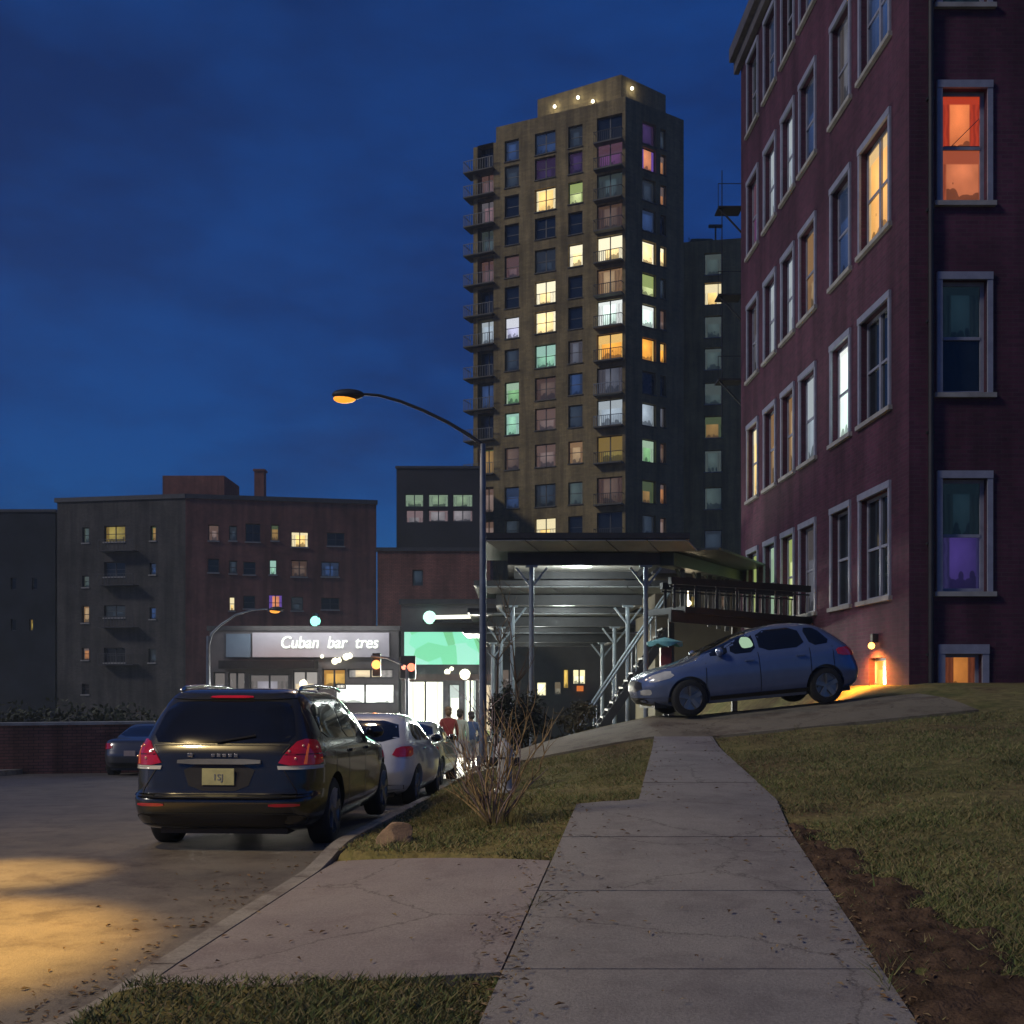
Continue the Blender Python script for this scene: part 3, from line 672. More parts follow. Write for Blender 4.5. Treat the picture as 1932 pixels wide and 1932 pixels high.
car('parked_car', 'pale green sedan at the kerb beyond the silver hatchback', (-2.42, 22.2, zs(23.2)), -3.5, -2.6, sedan(1.0, 1.0, 1.0, True), pale, 2.55, .31, .82, .75,
    [[(1.05, 1.05), (1.85, 1.02), (1.85, 1.32), (1.45, 1.32)], [(1.92, 1.02), (2.9, 1.01), (2.4, 1.26), (1.92, 1.34)]],
    rear_glass=[(-.66, 1.05), (.66, 1.05), (.54, 1.35), (-.54, 1.35)], wind=[(-.68, 1.03), (.68, 1.03), (.55, 1.35), (-.55, 1.35)],
    tail=[('', [(.52, .73), (1.04, .73), (1.0, .87), (.52, .87)])], nr=5, mirror=(2.8, 1.02), extra=plate_bumper)
greyp = plain('dark_grey_paint', (.075, .075, .085), .3, .5, .08, coat=1)
car('parked_car', 'dark grey sedan parked across the street beside the low wall', (-9.75, 27.0, zs(28)), -2, -2.9, sedan(1.05, 1.0, 1.0, True), greyp, 2.65, .31, .86, .75,
    [[(1.1, 1.05), (1.95, 1.02), (1.95, 1.32), (1.5, 1.32)], [(2.0, 1.02), (3.05, 1.01), (2.5, 1.26), (2.0, 1.34)]],
    rear_glass=[(-.66, 1.05), (.66, 1.05), (.54, 1.35), (-.54, 1.35)], wind=[(-.68, 1.03), (.68, 1.03), (.55, 1.35), (-.55, 1.35)],
    tail=[('', [(.48, .73), (1.08, .73), (1.02, .88), (.5, .88)])], nr=5, mirror=(2.9, 1.02), extra=lambda r, B: plate_bumper(r, B, .62, (.34, .26, .24)))
# the blue hatchback on the driveway
hatch_prof = [(.19, .74, .36, 3.86), (.28, .81, .12, 4.07), (.40, .865, .03, 4.14), (.54, .885, .0, 4.16), (.66, .89, .03, 4.13), (.76, .885, .07, 4.02), (.84, .88, .10, 3.80), (.90, .87, .13, 3.50), (.96, .85, .17, 3.22),
              (1.01, .825, .21, 3.06), (1.10, .785, .32, 2.86), (1.20, .735, .45, 2.60), (1.30, .68, .60, 2.32), (1.38, .62, .76, 2.04), (1.43, .55, .95, 1.78), (1.465, .42, 1.2, 1.55)]
blue = plain('slate_blue_paint', (.135, .18, .30), .24, .3, .08, coat=1)
def hatch_extra(root, B):
    for s in (-1, 1):
        mb = MB(); patch(mb, [(3.95, .42), (4.11, .42), (4.11, .52), (3.97, .52)], lambda y, z, l: (s*(B.side(y, z)+(.006 if l else -.02)), y, z), 1, 3, .04); fix_normals(obj('fog_lamp', mb, M['clear_lens'], root, True, angle=50))
        mb = MB(); patch(mb, [(.95, .24), (2.95, .24), (2.95, .31), (.95, .31)], lambda y, z, l: (s*(B.side(y, z)+(.012 if l else -.02)), y, z), 0, 3, .08); fix_normals(obj('sill_trim', mb, M['trim'], root, True, angle=50))
    mb = MB(); patch(mb, [(-.5, .50), (.5, .50), (.45, .68), (-.45, .68)], lambda x, z, l: (x, B.end(x, z, True)+(.01 if l else -.02), z), 1, 3, .05); fix_normals(obj('grille', mb, M['trim'], root, True, angle=50))
    mb = MB(); patch(mb, [(-.72, .25), (.72, .25), (.74, .38), (-.74, .38)], lambda x, z, l: (x, B.end(x, z, True)+(.01 if l else -.02), z), 1, 3, .05); fix_normals(obj('lower_grille', mb, M['trim'], root, True, angle=50))
    mb = MB(); patch(mb, [(-.74, .26), (.74, .26), (.76, .40), (-.76, .40)], lambda x, z, l: (x, B.end(x, z, False)-(.012 if l else -.03), z), 1, 3, .05); fix_normals(obj('lower_valance', mb, M['trim'], root, True, angle=50))
    # glowing patch on the opaque window, standing for shop light seen through it
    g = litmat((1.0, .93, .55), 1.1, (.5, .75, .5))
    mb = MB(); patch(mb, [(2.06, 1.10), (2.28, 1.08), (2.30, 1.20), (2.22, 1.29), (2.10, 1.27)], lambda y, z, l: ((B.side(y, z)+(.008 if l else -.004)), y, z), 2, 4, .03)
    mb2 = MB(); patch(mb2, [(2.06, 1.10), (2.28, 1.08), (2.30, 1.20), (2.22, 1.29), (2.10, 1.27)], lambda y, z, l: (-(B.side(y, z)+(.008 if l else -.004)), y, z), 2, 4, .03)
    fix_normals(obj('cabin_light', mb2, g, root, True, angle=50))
hx, hy = W(1404, 1341, 20.2).x, 20.1
hz = (Hh(hx-1.26, hy)+Hh(hx+1.26, hy))/2
A_ = R(97); fw = Vector((-math.sin(A_), math.cos(A_), 0))
hpitch = -math.degrees(math.atan2(Hh(hx+1.26, hy)-Hh(hx-1.26, hy), 2.52))
HAT = dict(x=hx, y=hy, z=hz)
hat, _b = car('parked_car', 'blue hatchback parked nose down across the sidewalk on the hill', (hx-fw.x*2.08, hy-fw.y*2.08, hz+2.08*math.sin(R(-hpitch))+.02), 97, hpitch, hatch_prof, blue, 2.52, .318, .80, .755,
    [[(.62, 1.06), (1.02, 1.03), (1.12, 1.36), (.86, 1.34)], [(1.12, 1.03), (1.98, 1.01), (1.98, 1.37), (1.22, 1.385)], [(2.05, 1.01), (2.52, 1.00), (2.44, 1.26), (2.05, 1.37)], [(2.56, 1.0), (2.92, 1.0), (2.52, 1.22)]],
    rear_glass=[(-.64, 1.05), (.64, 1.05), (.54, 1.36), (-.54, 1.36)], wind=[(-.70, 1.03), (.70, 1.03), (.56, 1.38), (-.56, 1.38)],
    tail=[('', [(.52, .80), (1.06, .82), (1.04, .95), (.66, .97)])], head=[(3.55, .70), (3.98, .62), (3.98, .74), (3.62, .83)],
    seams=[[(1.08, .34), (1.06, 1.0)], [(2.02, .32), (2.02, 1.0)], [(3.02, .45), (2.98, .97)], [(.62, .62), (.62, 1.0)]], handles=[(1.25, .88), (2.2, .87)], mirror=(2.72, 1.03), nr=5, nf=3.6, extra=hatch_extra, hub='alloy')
hat.scale = (1.02, 1.02, 1.05)
# ------------------------------------------------------------------ buildings
class Facade:
    """a wall plane from A to B (plan points), windows cut as real openings; outside is to the right of B-A seen from above when flip is False"""
    def __init__(s, A, B):
        s.A = Vector((A[0], A[1], 0)); s.B = Vector((B[0], B[1], 0)); s.U = (s.B-s.A).normalized(); s.len = (s.B-s.A).length
        s.N = Vector((s.U.y, -s.U.x, 0))
    def p(s, u, z, out=0): q = s.A+s.U*u+s.N*out; return Vector((q.x, q.y, z))
    def upx(s, px):                   # distance along the wall of the point seen at px
        k = (px-CX)/FPX; return (k*s.A.y-s.A.x)/(s.U.x-k*s.U.y)
    def zpx(s, px, py): u = s.upx(px); return WZ(py, s.A.y+s.U.y*u)
    def wall(s, mb, z0, z1, holes, depth=.25, u0=0, u1=None, m=0, inner=None):
        u1 = s.len if u1 is None else u1
        us = sorted(set([u0, u1]+[h[0] for h in holes]+[h[1] for h in holes])); zz = sorted(set([z0, z1]+[h[2] for h in holes]+[h[3] for h in holes]))
        us = [u for u in us if u0 <= u <= u1]; zz = [z for z in zz if z0 <= z <= z1]
        q = lambda a, b, c, d: mb.quad(s.p(a, c), s.p(b, c), s.p(b, d), s.p(a, d), [(a, c), (b, c), (b, d), (a, d)], m)
        for k in range(len(zz)-1):
            run = None
            for i in range(len(us)-1):
                cu, cz = (us[i]+us[i+1])/2, (zz[k]+zz[k+1])/2
                hit = any(h[0] < cu < h[1] and h[2] < cz < h[3] for h in holes)
                if not hit: run = us[i] if run is None else run
                if hit and run is not None: q(run, us[i], zz[k], zz[k+1]); run = None
            if run is not None: q(run, us[-1], zz[k], zz[k+1])
        for a, b, c, d in [h[:4] for h in holes]:
            D = depth
            for P, uv in (((s.p(a,c), s.p(a,c,-D), s.p(a,d,-D), s.p(a,d)), [(0,c),(D,c),(D,d),(0,d)]), ((s.p(b,c,-D), s.p(b,c), s.p(b,d), s.p(b,d,-D)), [(0,c),(D,c),(D,d),(0,d)]),
                          ((s.p(a,c), s.p(b,c), s.p(b,c,-D), s.p(a,c,-D)), [(a,0),(b,0),(b,D),(a,D)]), ((s.p(a,d,-D), s.p(b,d,-D), s.p(b,d), s.p(a,d)), [(a,0),(b,0),(b,D),(a,D)])):
                mb.quad(*P, uv, m)
    def bx(s, mb, u0, u1, z0, z1, o0, o1, m=0):      # a block lying on the wall between outward distances o0 and o1
        P = [s.p(u, z, o) for o in (o0, o1) for (u, z) in ((u0, z0), (u1, z0), (u1, z1), (u0, z1))]
        for f, (a, b) in (((4,5,6,7),(u1-u0,z1-z0)),((1,0,3,2),(u1-u0,z1-z0)),((0,4,7,3),(o1-o0,z1-z0)),((5,1,2,6),(o1-o0,z1-z0)),((7,6,2,3),(u1-u0,o1-o0)),((0,1,5,4),(u1-u0,o1-o0))):
            mb.quad(*[P[i] for i in f], [(0,0),(a,0),(a,b),(0,b)], m)
    def window(s, root, h, glass, frame, depth=.25, fr=.06, rail=True, mull=False, trim=0, sill=True, name='window', glass2=None, lintel=None):
        """frame with rails (thing's part) and pane (sub-part) standing in the back of the opening h"""
        a, b, c, d = h[:4]; mb = MB(); o0, o1 = -depth+.005, -depth+.06
        s.bx(mb, a, a+fr, c, d, o0, o1); s.bx(mb, b-fr, b, c, d, o0, o1); s.bx(mb, a+fr, b-fr, c, c+fr, o0, o1); s.bx(mb, a+fr, b-fr, d-fr, d, o0, o1)
        zm = (c+d)/2
        if mull: s.bx(mb, (a+b)/2-fr*.7, (a+b)/2+fr*.7, c+fr, d-fr, o0, o1+.02)
        if rail:
            for (x0, x1) in (((a+fr, (a+b)/2-fr*.7), ((a+b)/2+fr*.7, b-fr)) if mull else ((a+fr, b-fr),)): s.bx(mb, x0, x1, zm-fr*.4, zm+fr*.4, o0, o1+.012)
        if trim:
            t = trim
            s.bx(mb, a-t, a, c, d, -.02, .045); s.bx(mb, b, b+t, c, d, -.02, .045); s.bx(mb, a-t, b+t, d, d+t*1.4, -.02, .06)
        o = obj(name, mb, frame, root, world=True)
        P = MB(); g = -depth+.03; P.quad(s.p(a+fr, c+fr, g), s.p(b-fr, c+fr, g), s.p(b-fr, (zm if glass2 else d-fr), g), s.p(a+fr, (zm if glass2 else d-fr), g))
        po = obj('pane', P, glass2 or glass, None); po.parent = o
        for v in po.data.vertices: v.co -= root.location
        if glass2:
            P = MB(); P.quad(s.p(a+fr, zm, g), s.p(b-fr, zm, g), s.p(b-fr, d-fr, g), s.p(a+fr, d-fr, g)); po = obj('pane', P, glass, None); po.parent = o
            for v in po.data.vertices: v.co -= root.location
        if sill:
            q = MB(); s.bx(q, a-.06-trim, b+.06+trim, c-.10, c-.002, -depth*.5, .09); so = obj('sill', q, sill if not isinstance(sill, bool) else M['stone'], None); so.parent = o
            for v in so.data.vertices: v.co -= root.location
        return o
def child(name, mb, mat, root, sub, **k):
    o = obj(name, mb, mat, None, **k); o.parent = sub
    for v in o.data.vertices: v.co -= root.location
    return o

# glass and rooms: code -> material
G = {
 '.': M['dark_glass'], 'd': litmat((.10, .14, .19), .22), 'u': litmat((.05, .10, .26), .45), 'v': litmat((.16, .08, .28), .22), 't': litmat((.16, .24, .25), .28), 'k': litmat((.42, .26, .26), .30),
 'p': litmat((.50, .30, .32), .35, (.36, .32, .36)), 'b': litmat((.26, .17, .12), .38), 'l': litmat((.24, .25, .30), .35), 'Y': litmat((1.0, .66, .22), 1.25, (1.0, .85, .5)), 'W': litmat((1.0, .74, .33), 1.55, (1.0, .9, .62)),
 'G': litmat((.72, .82, .36), .95, (.4, .5, .16)), 'm': litmat((.36, .72, .50), .80, (.5, .85, .7)), 'g': litmat((.30, .62, .28), .70, (.6, .85, .6)), 'C': litmat((.78, 1.0, .88), 1.25, (.95, 1.0, .95)),
 'O': litmat((1.0, .42, .05), 1.1, (1.0, .62, .18)), 'o': litmat((.75, .32, .12), .45, (.3, .22, .2)), 'r': litmat((.9, .32, .14), .75, (.25, .12, .62)), 'L': litmat((.62, .62, .85), 1.0, (.9, .92, 1.0)),
 'w': litmat((.55, .66, .76), .62, (.75, .85, .9)), 'y': litmat((.52, .40, .09), .55), 'T': litmat((.62, .42, .22), .55), 'a': litmat((.5, .30, .09), .50, (.15, .2, .08)), 'q': litmat((.45, .32, .28), .38),
 'P': litmat((.34, .12, .36), .35, (.3, .14, .2)), 's': litmat((.17, .24, .22), .30, (.24, .3, .26)),
}
M['tower_wall'] = brickmat('olive_brown_brick', (.30, .24, .115), (.235, .185, .09), (.22, .18, .11), wear=.4, bw=.5, bh=.18); M['wing_wall'] = brickmat('brightened_brick', (.46, .36, .15), (.40, .31, .13), (.38, .3, .16), wear=.3, bw=.5, bh=.18)  # wing brick is the tower's, brightened to offset the shadow it stands in
M['slab'] = plain('balcony_concrete', (.09, .085, .075), .85, 0, .25, 1)
M['rail_bar'] = plain('railing_bar', (.10, .105, .115), .5); M['rail_glass'] = plain('railing_panel', (.06, .07, .085), .35, 0, .2, 2)

# --- the apartment tower
Lp = (WX(893, 106.6), 106.6); Cp = (WX(1180, 100), 100.0); Rp = (WX(1290, 104.2), 104.2)
FL = Facade(Lp, Cp); FR = Facade(Cp, Rp)
bk = [(Rp[0]-3, Rp[1]+16), (Lp[0]+5, Lp[1]+14)]
tw = thing('apartment_tower', 'tall brown apartment tower with lit windows and a stack of corner balconies', 'tower', ((Lp[0]+Rp[0])/2, 106, -4))
ty = [270, 318, 375, 431, 490, 550, 608, 670, 732, 791, 858, 934, 998]
Yc2 = FL.A.y+FL.U.y*FL.upx(1028)
tz = [WZ(y, Yc2) for y in ty]
rows = [  # corner bay, col 1..3, balcony column | right face
 '.uud.' 'vd', 'kdvvP' 'ro', 'p.YGt' 'do', 't...b' 'u.', 'kkdWW' 'WW', '..W.T' 'Gd', 'wLW.C' 'Cq', '.dmlO' 'OO', 'ugbul' '..', '.mqdw' 'wl', 'abqTy' 'gb', 'qudsb' 'ao', 'qdY..' 'dq']
colL = [(901, 931, 1.25), (952, 979, 1.05), (1009, 1048, 1.08), (1072, 1099, 1.05), (1126, 1174, 1.22)]
colR = [(1212, 1238, 1.08), (1246, 1257, .98)]
hl, hr, jobs = [], [], []
for r, z in enumerate(tz):
    for c, (x0, x1, hh) in enumerate(colL):
        j = .0 if c in (0, 4) else random.uniform(-.12, .12)
        h = (FL.upx(x0), FL.upx(x1), z-hh+j, z+hh+j*.3); hl.append(h); jobs.append((FL, h, rows[r][c], c))
    for c, (x0, x1, hh) in enumerate(colR):
        h = (FR.upx(x0), FR.upx(x1), z-hh, z+hh); hr.append(h); jobs.append((FR, h, rows[r][5+c], 9))
ztop = WZ(182, 100); step_u = FL.upx(936)
mb = MB()
FL.wall(mb, -4, ztop, hl, .35, step_u); FL.wall(mb, -4, ztop-1.5, [h for h in hl if h[1] < step_u], .9, 0, step_u)
FR.wall(mb, -4, ztop, hr, .35)
Q = [(Rp[0], Rp[1]), bk[0], bk[1], Lp]
for a, b in zip(Q[:-1], Q[1:]): Facade(a, b).wall(mb, -4, ztop if a != bk[1] else ztop-1.5, [])
Ls = FL.p(step_u, 0); 
mb.face([(Ls.x, Ls.y, ztop), (Cp[0], Cp[1], ztop), (Rp[0], Rp[1], ztop), (*bk[0], ztop), (bk[1][0]+3, bk[1][1], ztop)])
mb.face([(Ls.x, Ls.y, ztop), (bk[1][0]+3, bk[1][1], ztop), (bk[1][0]+3, bk[1][1], ztop-1.5), (Ls.x, Ls.y, ztop-1.5)])
mb.face([(Lp[0], Lp[1], ztop-1.5), (Ls.x, Ls.y, ztop-1.5), (bk[1][0]+3, bk[1][1], ztop-1.5), (*bk[1], ztop-1.5)])
obj('wall', mb, M['tower_wall'], tw, world=True)
for F, h, code, c in jobs:
    F.window(tw, h, G[code], M['frame_dark'], .9 if c == 0 else .35, .07, rail=c in (1, 2, 3), mull=(c in (0, 2, 4)), sill=(M['slab'] if c in (1, 2, 3, 9) else False))
for r, z in enumerate(tz):      # balcony slabs and railings
    if r < 11:
        b = MB(); u0, u1 = -.85, FL.upx(934); zb = z-1.42
        FL.bx(b, u0, u1, zb-.12, zb, -1.2, .6); o = obj('balcony', b, M['slab'], tw, world=True)
        q = MB(); FL.bx(q, u0, u1, zb+1.03, zb+1.08, .54, .60); FL.bx(q, u0, u0+.05, zb+1.03, zb+1.08, -1.2, .54)
        for k in range(13): FL.bx(q, u0+.02+k*(u1-u0-.08)/12, u0+.06+k*(u1-u0-.08)/12, zb, zb+1.03, .55, .59)
        for k in range(6): FL.bx(q, u0+.01, u0+.04, zb, zb+1.03, -1.15+.28*k, -1.11+.28*k)
        child('railing', q, M['rail_bar'], tw, o)
    b = MB(); u0, u1 = FL.upx(1124), FL.upx(1177); zb = z-1.40
    FL.bx(b, u0, u1, zb-.14, zb, .003, .75); o = obj('balcony', b, M['slab'], tw, world=True)
    q = MB()
    for k in range(15): FL.bx(q, u0+.04+k*(u1-u0-.12)/14, u0+.08+k*(u1-u0-.12)/14, zb, zb+.95, .68, .71)
    FL.bx(q, u0, u1, zb+.95, zb+1.0, .66, .73); FL.bx(q, u0, u0+.03, zb+.95, zb+1.0, .0, .66); FL.bx(q, u1-.03, u1, zb+.95, zb+1.0, .0, .66)
    child('railing', q, M['steel'] if r in (8, 9) else M['dark_metal'], tw, o)
    zl = z-1.62                   # pale floor line in the brickwork
# penthouse
pz = ztop+3.0; pl = [(WX(1014, 106), 106.0), (WX(1172, 101.6), 101.6), (WX(1256, 105.2), 105.2), (WX(1240, 112), 114), (WX(1030, 112), 114)]
pb = MB()
for a, b in zip(pl, pl[1:]+pl[:1]): Facade(a, b).wall(pb, ztop+.003, pz, [])
pb.face([(*p, pz) for p in pl]); po = obj('penthouse', pb, M['tower_wall'], tw, world=True)
for px, i, dz in ((1048, 0, 1.7), (1092, 0, 1.9), (1120, 0, 1.1), (1190, 1, 2.0)):
    F = Facade(pl[i], pl[i+1]); u = F.upx(px); mb = MB(); mb.ball(F.p(u, ztop+dz, .18), .17, 10); child('floodlight', mb, glow('floodlight_glow', (1, .95, .75), 3), tw, po)
    lamp('floodlight_beam', F.p(u, ztop+dz, .55), 22, (1, .93, .72), tw, r=.1)
# --- the lower wing to the right
wg = thing('apartment_block', 'lower brown block with one column of windows between the tower and brick house', 'building', (WX(1370, 112), 113, -4))
Aw, Bw = (WX(1283, 112), 112.0), (WX(1480, 110), 110.0); FW = Facade(Aw, Bw); zt = WZ(458, 112); hs = []
wy = [502, 558, 620, 680, 745, 808, 872, 942, 1022]; wc = 'sYsssassd'
for y in wy: z = WZ(y, 112); hs.append((FW.upx(1329), FW.upx(1362), z-1.15, z+1.15))
mb = MB(); FW.wall(mb, -4, zt, hs, .35)
for a, b in ((Bw, (Bw[0], 126)), ((Bw[0], 126), (Aw[0], 126)), ((Aw[0], 126), Aw)): Facade(a, b).wall(mb, -4, zt, [])
mb.face([(*Aw, zt), (*Bw, zt), (Bw[0], 126, zt), (Aw[0], 126, zt)]); obj('wall', mb, M['wing_wall'], wg, world=True)
for h, c in zip(hs, wc): FW.window(wg, h, G[c], M['frame_dark'], .35, .07, rail=False)
mb = MB()
for px, hgt, w in ((1350, 2.6, .16), (1362, 1.5, .12), (1300, 1.4, .08)):
    x = WX(px, 114); mb.bar((x, 114, zt), (x, 114, zt+hgt), w)
x = WX(1350, 114); mb.box((x, 114, zt+2.6), (1.5, .3, .28)); obj('roof_aerial', mb, M['dark_metal'], wg, world=True)
mb = MB(); mb.box((WX(1322, 115), 115, zt+.7), (2.6, 2, 1.4)); obj('roof_cabin', mb, M['tower_wall'], wg, world=True, bevel=.3)

# --- the brick house on the right
M['brick'] = brickmat('dark_red_brick', (.112, .036, .070), (.076, .028, .054), (.088, .052, .07), wear=.45)
fx = lambda Y: 8.24-.033*(Y-22)
C0 = (fx(22), 22.0); C1 = (fx(36), 36.0)
FA = Facade(C1, C0); FB = Facade(C0, (17.5, 22.0))
bh = thing('brick_house', 'tall dark red brick apartment house with pale window trim above the blue hatchback', 'building', (12, 29, .6))
ztopb = 23.2; hs = []; jobs = []
cols = [(23.05, 24.75), (25.5, 26.75), (28.1, 29.35), (30.0, 31.1), (31.85, 33.0), (33.85, 35.05)]
rowz = [3.51, 7.63, 11.60, 15.7, 19.75]
code = ['u.lyga', '.CwTTY', 'AuTwwl', 'ul uwwP'.replace(' ', ''), 'ddu.ud']
code[0] = '..lGgG'
for r, z in enumerate(rowz):
    for c, (y0, y1) in enumerate(cols):
        u0, u1 = 36-y1, 36-y0; f = FA.len/14.0; h = (u0*f, u1*f, z, z+2.35); hs.append(h); jobs.append((h, code[r][c], c == 0))
lowu = FA.len-(24.25-22)*FA.len/14; lowh = (lowu, lowu+1.0, 1.42, 2.18)
mb = MB(); FA.wall(mb, -2, ztopb, hs+[lowh], .20)
uf = lambda px: FB.upx(px)
hb = [(uf(1777), uf(1862), z, z+2.35) for z in rowz]; base = (uf(1782), uf(1852), 1.36, 2.22)
hb2 = [(h[0]+3.4, h[1]+3.4, h[2], h[3]) for h in hb]
FB.wall(mb, -2, ztopb, hb+hb2+[base], .20)
for a, b in (((17.5, 22.0), (17.5, 36)), ((17.5, 36), C1)): Facade(a, b).wall(mb, -2, ztopb, [])
mb.face([(*C0, ztopb-.3), (17.5, 22, ztopb-.3), (17.5, 36, ztopb-.3), (*C1, ztopb-.3)]); obj('wall', mb, M['brick'], bh, world=True)
G['A'] = litmat((1.0, .50, .14), 1.05, (1.0, .66, .30))
for h, c, dbl in jobs: FA.window(bh, h, G[c], M['frame'], .20, .075, True, dbl, .11)
red = litmat((.95, .16, .04), .80, (1.0, .40, .16)); pur = litmat((.13, .08, .42), .30, (.10, .08, .3)); dgr = litmat((.03, .07, .09), .25)
fb = [(hb[0], dgr, pur), (hb[1], dgr, G['.']), (hb[2], litmat((1, .26, .08), .75, (.75, .07, .02)), litmat((.95, .27, .11), .62, (.7, .15, .06))), (hb[3], dgr, None), (hb[4], dgr, None)]
for h, g1, g2 in fb: FB.window(bh, h, g1, M['frame'], .20, .08, True, False, .11, glass2=g2)
fb[1] = None
for h in hb2: FB.window(bh, h, dgr, M['frame'], .20, .08, True, False, .11)
FB.window(bh, base, litmat((.85, .30, .06), .55, (.3, .08, .03)), M['frame'], .20, .07, False, False, .14, name='basement_window')
FA.window(bh, lowh, litmat((1.0, .60, .10), 1.3, (1.0, .45, .06)), M['frame'], .20, .06, False, False, 0, name='basement_window')
# diagonal lath behind the red window, as in a boarded sash
h = hb[2]; mb = MB(); mb.bar(FB.p(h[0]+.25, h[2]+1.22, -.16), FB.p(h[1]-.1, h[3]-.55, -.16), .05, .012); mb.bar(FB.p(h[0]+.1, h[2]+1.22, -.155), FB.p(h[1]-.1, h[2]+1.22, -.155), .05, .01); obj('sash_bar', mb, M['frame_dark'], bh, world=True)
# cornice, plinth and corner strip
mb = MB(); FA.bx(mb, -.3, FA.len+.003, ztopb-.75, ztopb-.35, .003, .18); FA.bx(mb, -.3, FA.len+.1, ztopb-.347, ztopb+.1, -.2, .34); FB.bx(mb, -.3, 9.3, ztopb-.75, ztopb-.35, .004, .30); FB.bx(mb, .3, 9.3, ztopb-.345, ztopb+.1, -.2, .5)
obj('cornice', mb, plain('cornice_metal', (.10, .09, .09), .6), bh, world=True)
# wall lamp low on the side wall, behind the car
u = FA.len-(23.75-22); mb = MB(); mb.box(FA.p(u, 2.62, .07), (.12, .16, .2)); lo = obj('wall_lamp', mb, M['dark_metal'], bh, world=True, bevel=.01)
mb = MB(); mb.ball(FA.p(u, 2.45, .13), .075, 12); child('bulb', mb, glow('sodium_bulb', (1, .45, .08), 6), bh, lo)
lamp('wall_lamp_light', FA.p(u, 2.40, .45), 800, (1, .36, .05), bh, 'SPOT', .06, aim=FA.p(u, .6, .02), size=150, blend=.8)
mb = MB(); mb.tube([FB.p(.42, 1.0, .09), FB.p(.42, ztopb-.8, .09)], .055, 10)
for k in range(9): mb.box(FB.p(.42, 2.2+k*2.3, .06), (.16, .09, .05))
obj('downpipe', mb, M['dark_metal'], bh, True, world=True, angle=40)
# fire escape at the far end
fe = MB(); Y = 36.25; x0, x1 = 6.75, C1[0]+.1
for k, z in enumerate((12.0, 14.9, 17.9)):
    fe.box(((x0+x1)/2+.15, Y+.3, z), (x1-x0-.3, .7, .05)); fe.bar((x0+.3, Y, z+.8), (x1, Y, z+.8), .02); fe.bar((x0+.3, Y, z), (x0+.3, Y, z+.8), .02)
    fe.bar((x1-.02, Y+.05, z-.85), (x0+.35, Y+.05, z-.03), .05, .05)
fe.bar((x0+.45, Y+.1, 10.5), (x0+.45, Y+.1, 19.2), .03)
obj('fire_escape', fe, M['dark_metal'], bh, world=True)

# --- the pair of faces of the corner apartment house on the left
M['shaded_grey_brick'] = brickmat('shaded_grey_brick', (.10, .095, .09), (.075, .072, .07), (.085, .08, .08), wear=.5)  # grey copy of the house brick, colouring in the shade on this wall
M['red_brick'] = brickmat('brown_red_brick', (.36, .15, .12), (.28, .12, .10), (.075, .06, .055), wear=.45)
K0 = (WX(108, 87), 87.0); K1 = (WX(350, 85), 85.0); K2 = (WX(710, 88), 88.0)
FG = Facade(K0, K1); FD = Facade(K1, K2); zk = WZ(940, 85)
lh = thing('corner_apartment_house', 'six storey corner apartment house, one side greyed to look shaded, the other red brown', 'building', (K1[0], 88, -3))
def rect(F, px0, px1, py0, py1):
    return (F.upx(px0), F.upx(px1), F.zpx((px0+px1)/2, py1), F.zpx((px0+px1)/2, py0))
hg = [(155, 168, 995, 1024, 's'), (196, 236, 992, 1022, 'y'), (283, 294, 992, 1020, 'a'), (155, 168, 1086, 1108, 's'), (282, 294, 1062, 1084, 'u'), (196, 236, 1060, 1088, '.'), (154, 168, 1143, 1175, 'T'), (196, 236, 1142, 1165, 'd'), (282, 294, 1146, 1168, 'u'),
      (154, 168, 1222, 1245, 'o'), (196, 236, 1222, 1250, '.'), (280, 294, 1224, 1250, 'd'), (154, 168, 1290, 1310, '.')]
hd = [(393, 413, 990, 1020, 'q'), (432, 447, 992, 1020, 'd'), (463, 491, 988, 1022, '.'), (511, 526, 990, 1020, 'a'), (549, 582, 1003, 1032, 'Y'), (617, 650, 1005, 1030, '.'),
      (392, 413, 1054, 1080, '.'), (432, 447, 1058, 1082, 'd'), (459, 482, 1060, 1084, '.'), (508, 522, 1056, 1084, 'm'), (549, 580, 1057, 1088, 'b'), (606, 640, 1060, 1088, 'u'),
      (432, 443, 1126, 1152, 'Y'), (459, 481, 1124, 1148, '.'), (506, 533, 1122, 1152, 'r'), (549, 572, 1126, 1152, 'd'), (606, 640, 1128, 1150, '.')]
mb = MB(); rg = [rect(FG, *h[:4]) for h in hg]; FG.wall(mb, -4, zk, rg, .3); bk2 = ((K2[0]-6, 108.0), (K0[0]+2, 104.0))
Facade(bk2[1], K0).wall(mb, -4, zk, []); obj('wall', mb, M['shaded_grey_brick'], lh, world=True)
mb = MB(); rd = [rect(FD, *h[:4]) for h in hd]; FD.wall(mb, -4, zk, rd, .3); Facade(K2, bk2[0]).wall(mb, -4, zk, []); Facade(bk2[0], bk2[1]).wall(mb, -4, zk, [])
mb.face([(*K0, zk-.4), (*K1, zk-.4), (*K2, zk-.4), (*bk2[0], zk-.4), (*bk2[1], zk-.4)]); obj('wall', mb, M['red_brick'], lh, world=True)
for h, r in zip(hg, rg): FG.window(lh, r, G[h[4]], M['frame_dark'], .3, .06, rail=True, mull=h[1]-h[0] > 25)
for h, r in zip(hd, rd): FD.window(lh, r, G[h[4]], M['frame_dark'], .3, .06, rail=True, mull=h[1]-h[0] > 25)
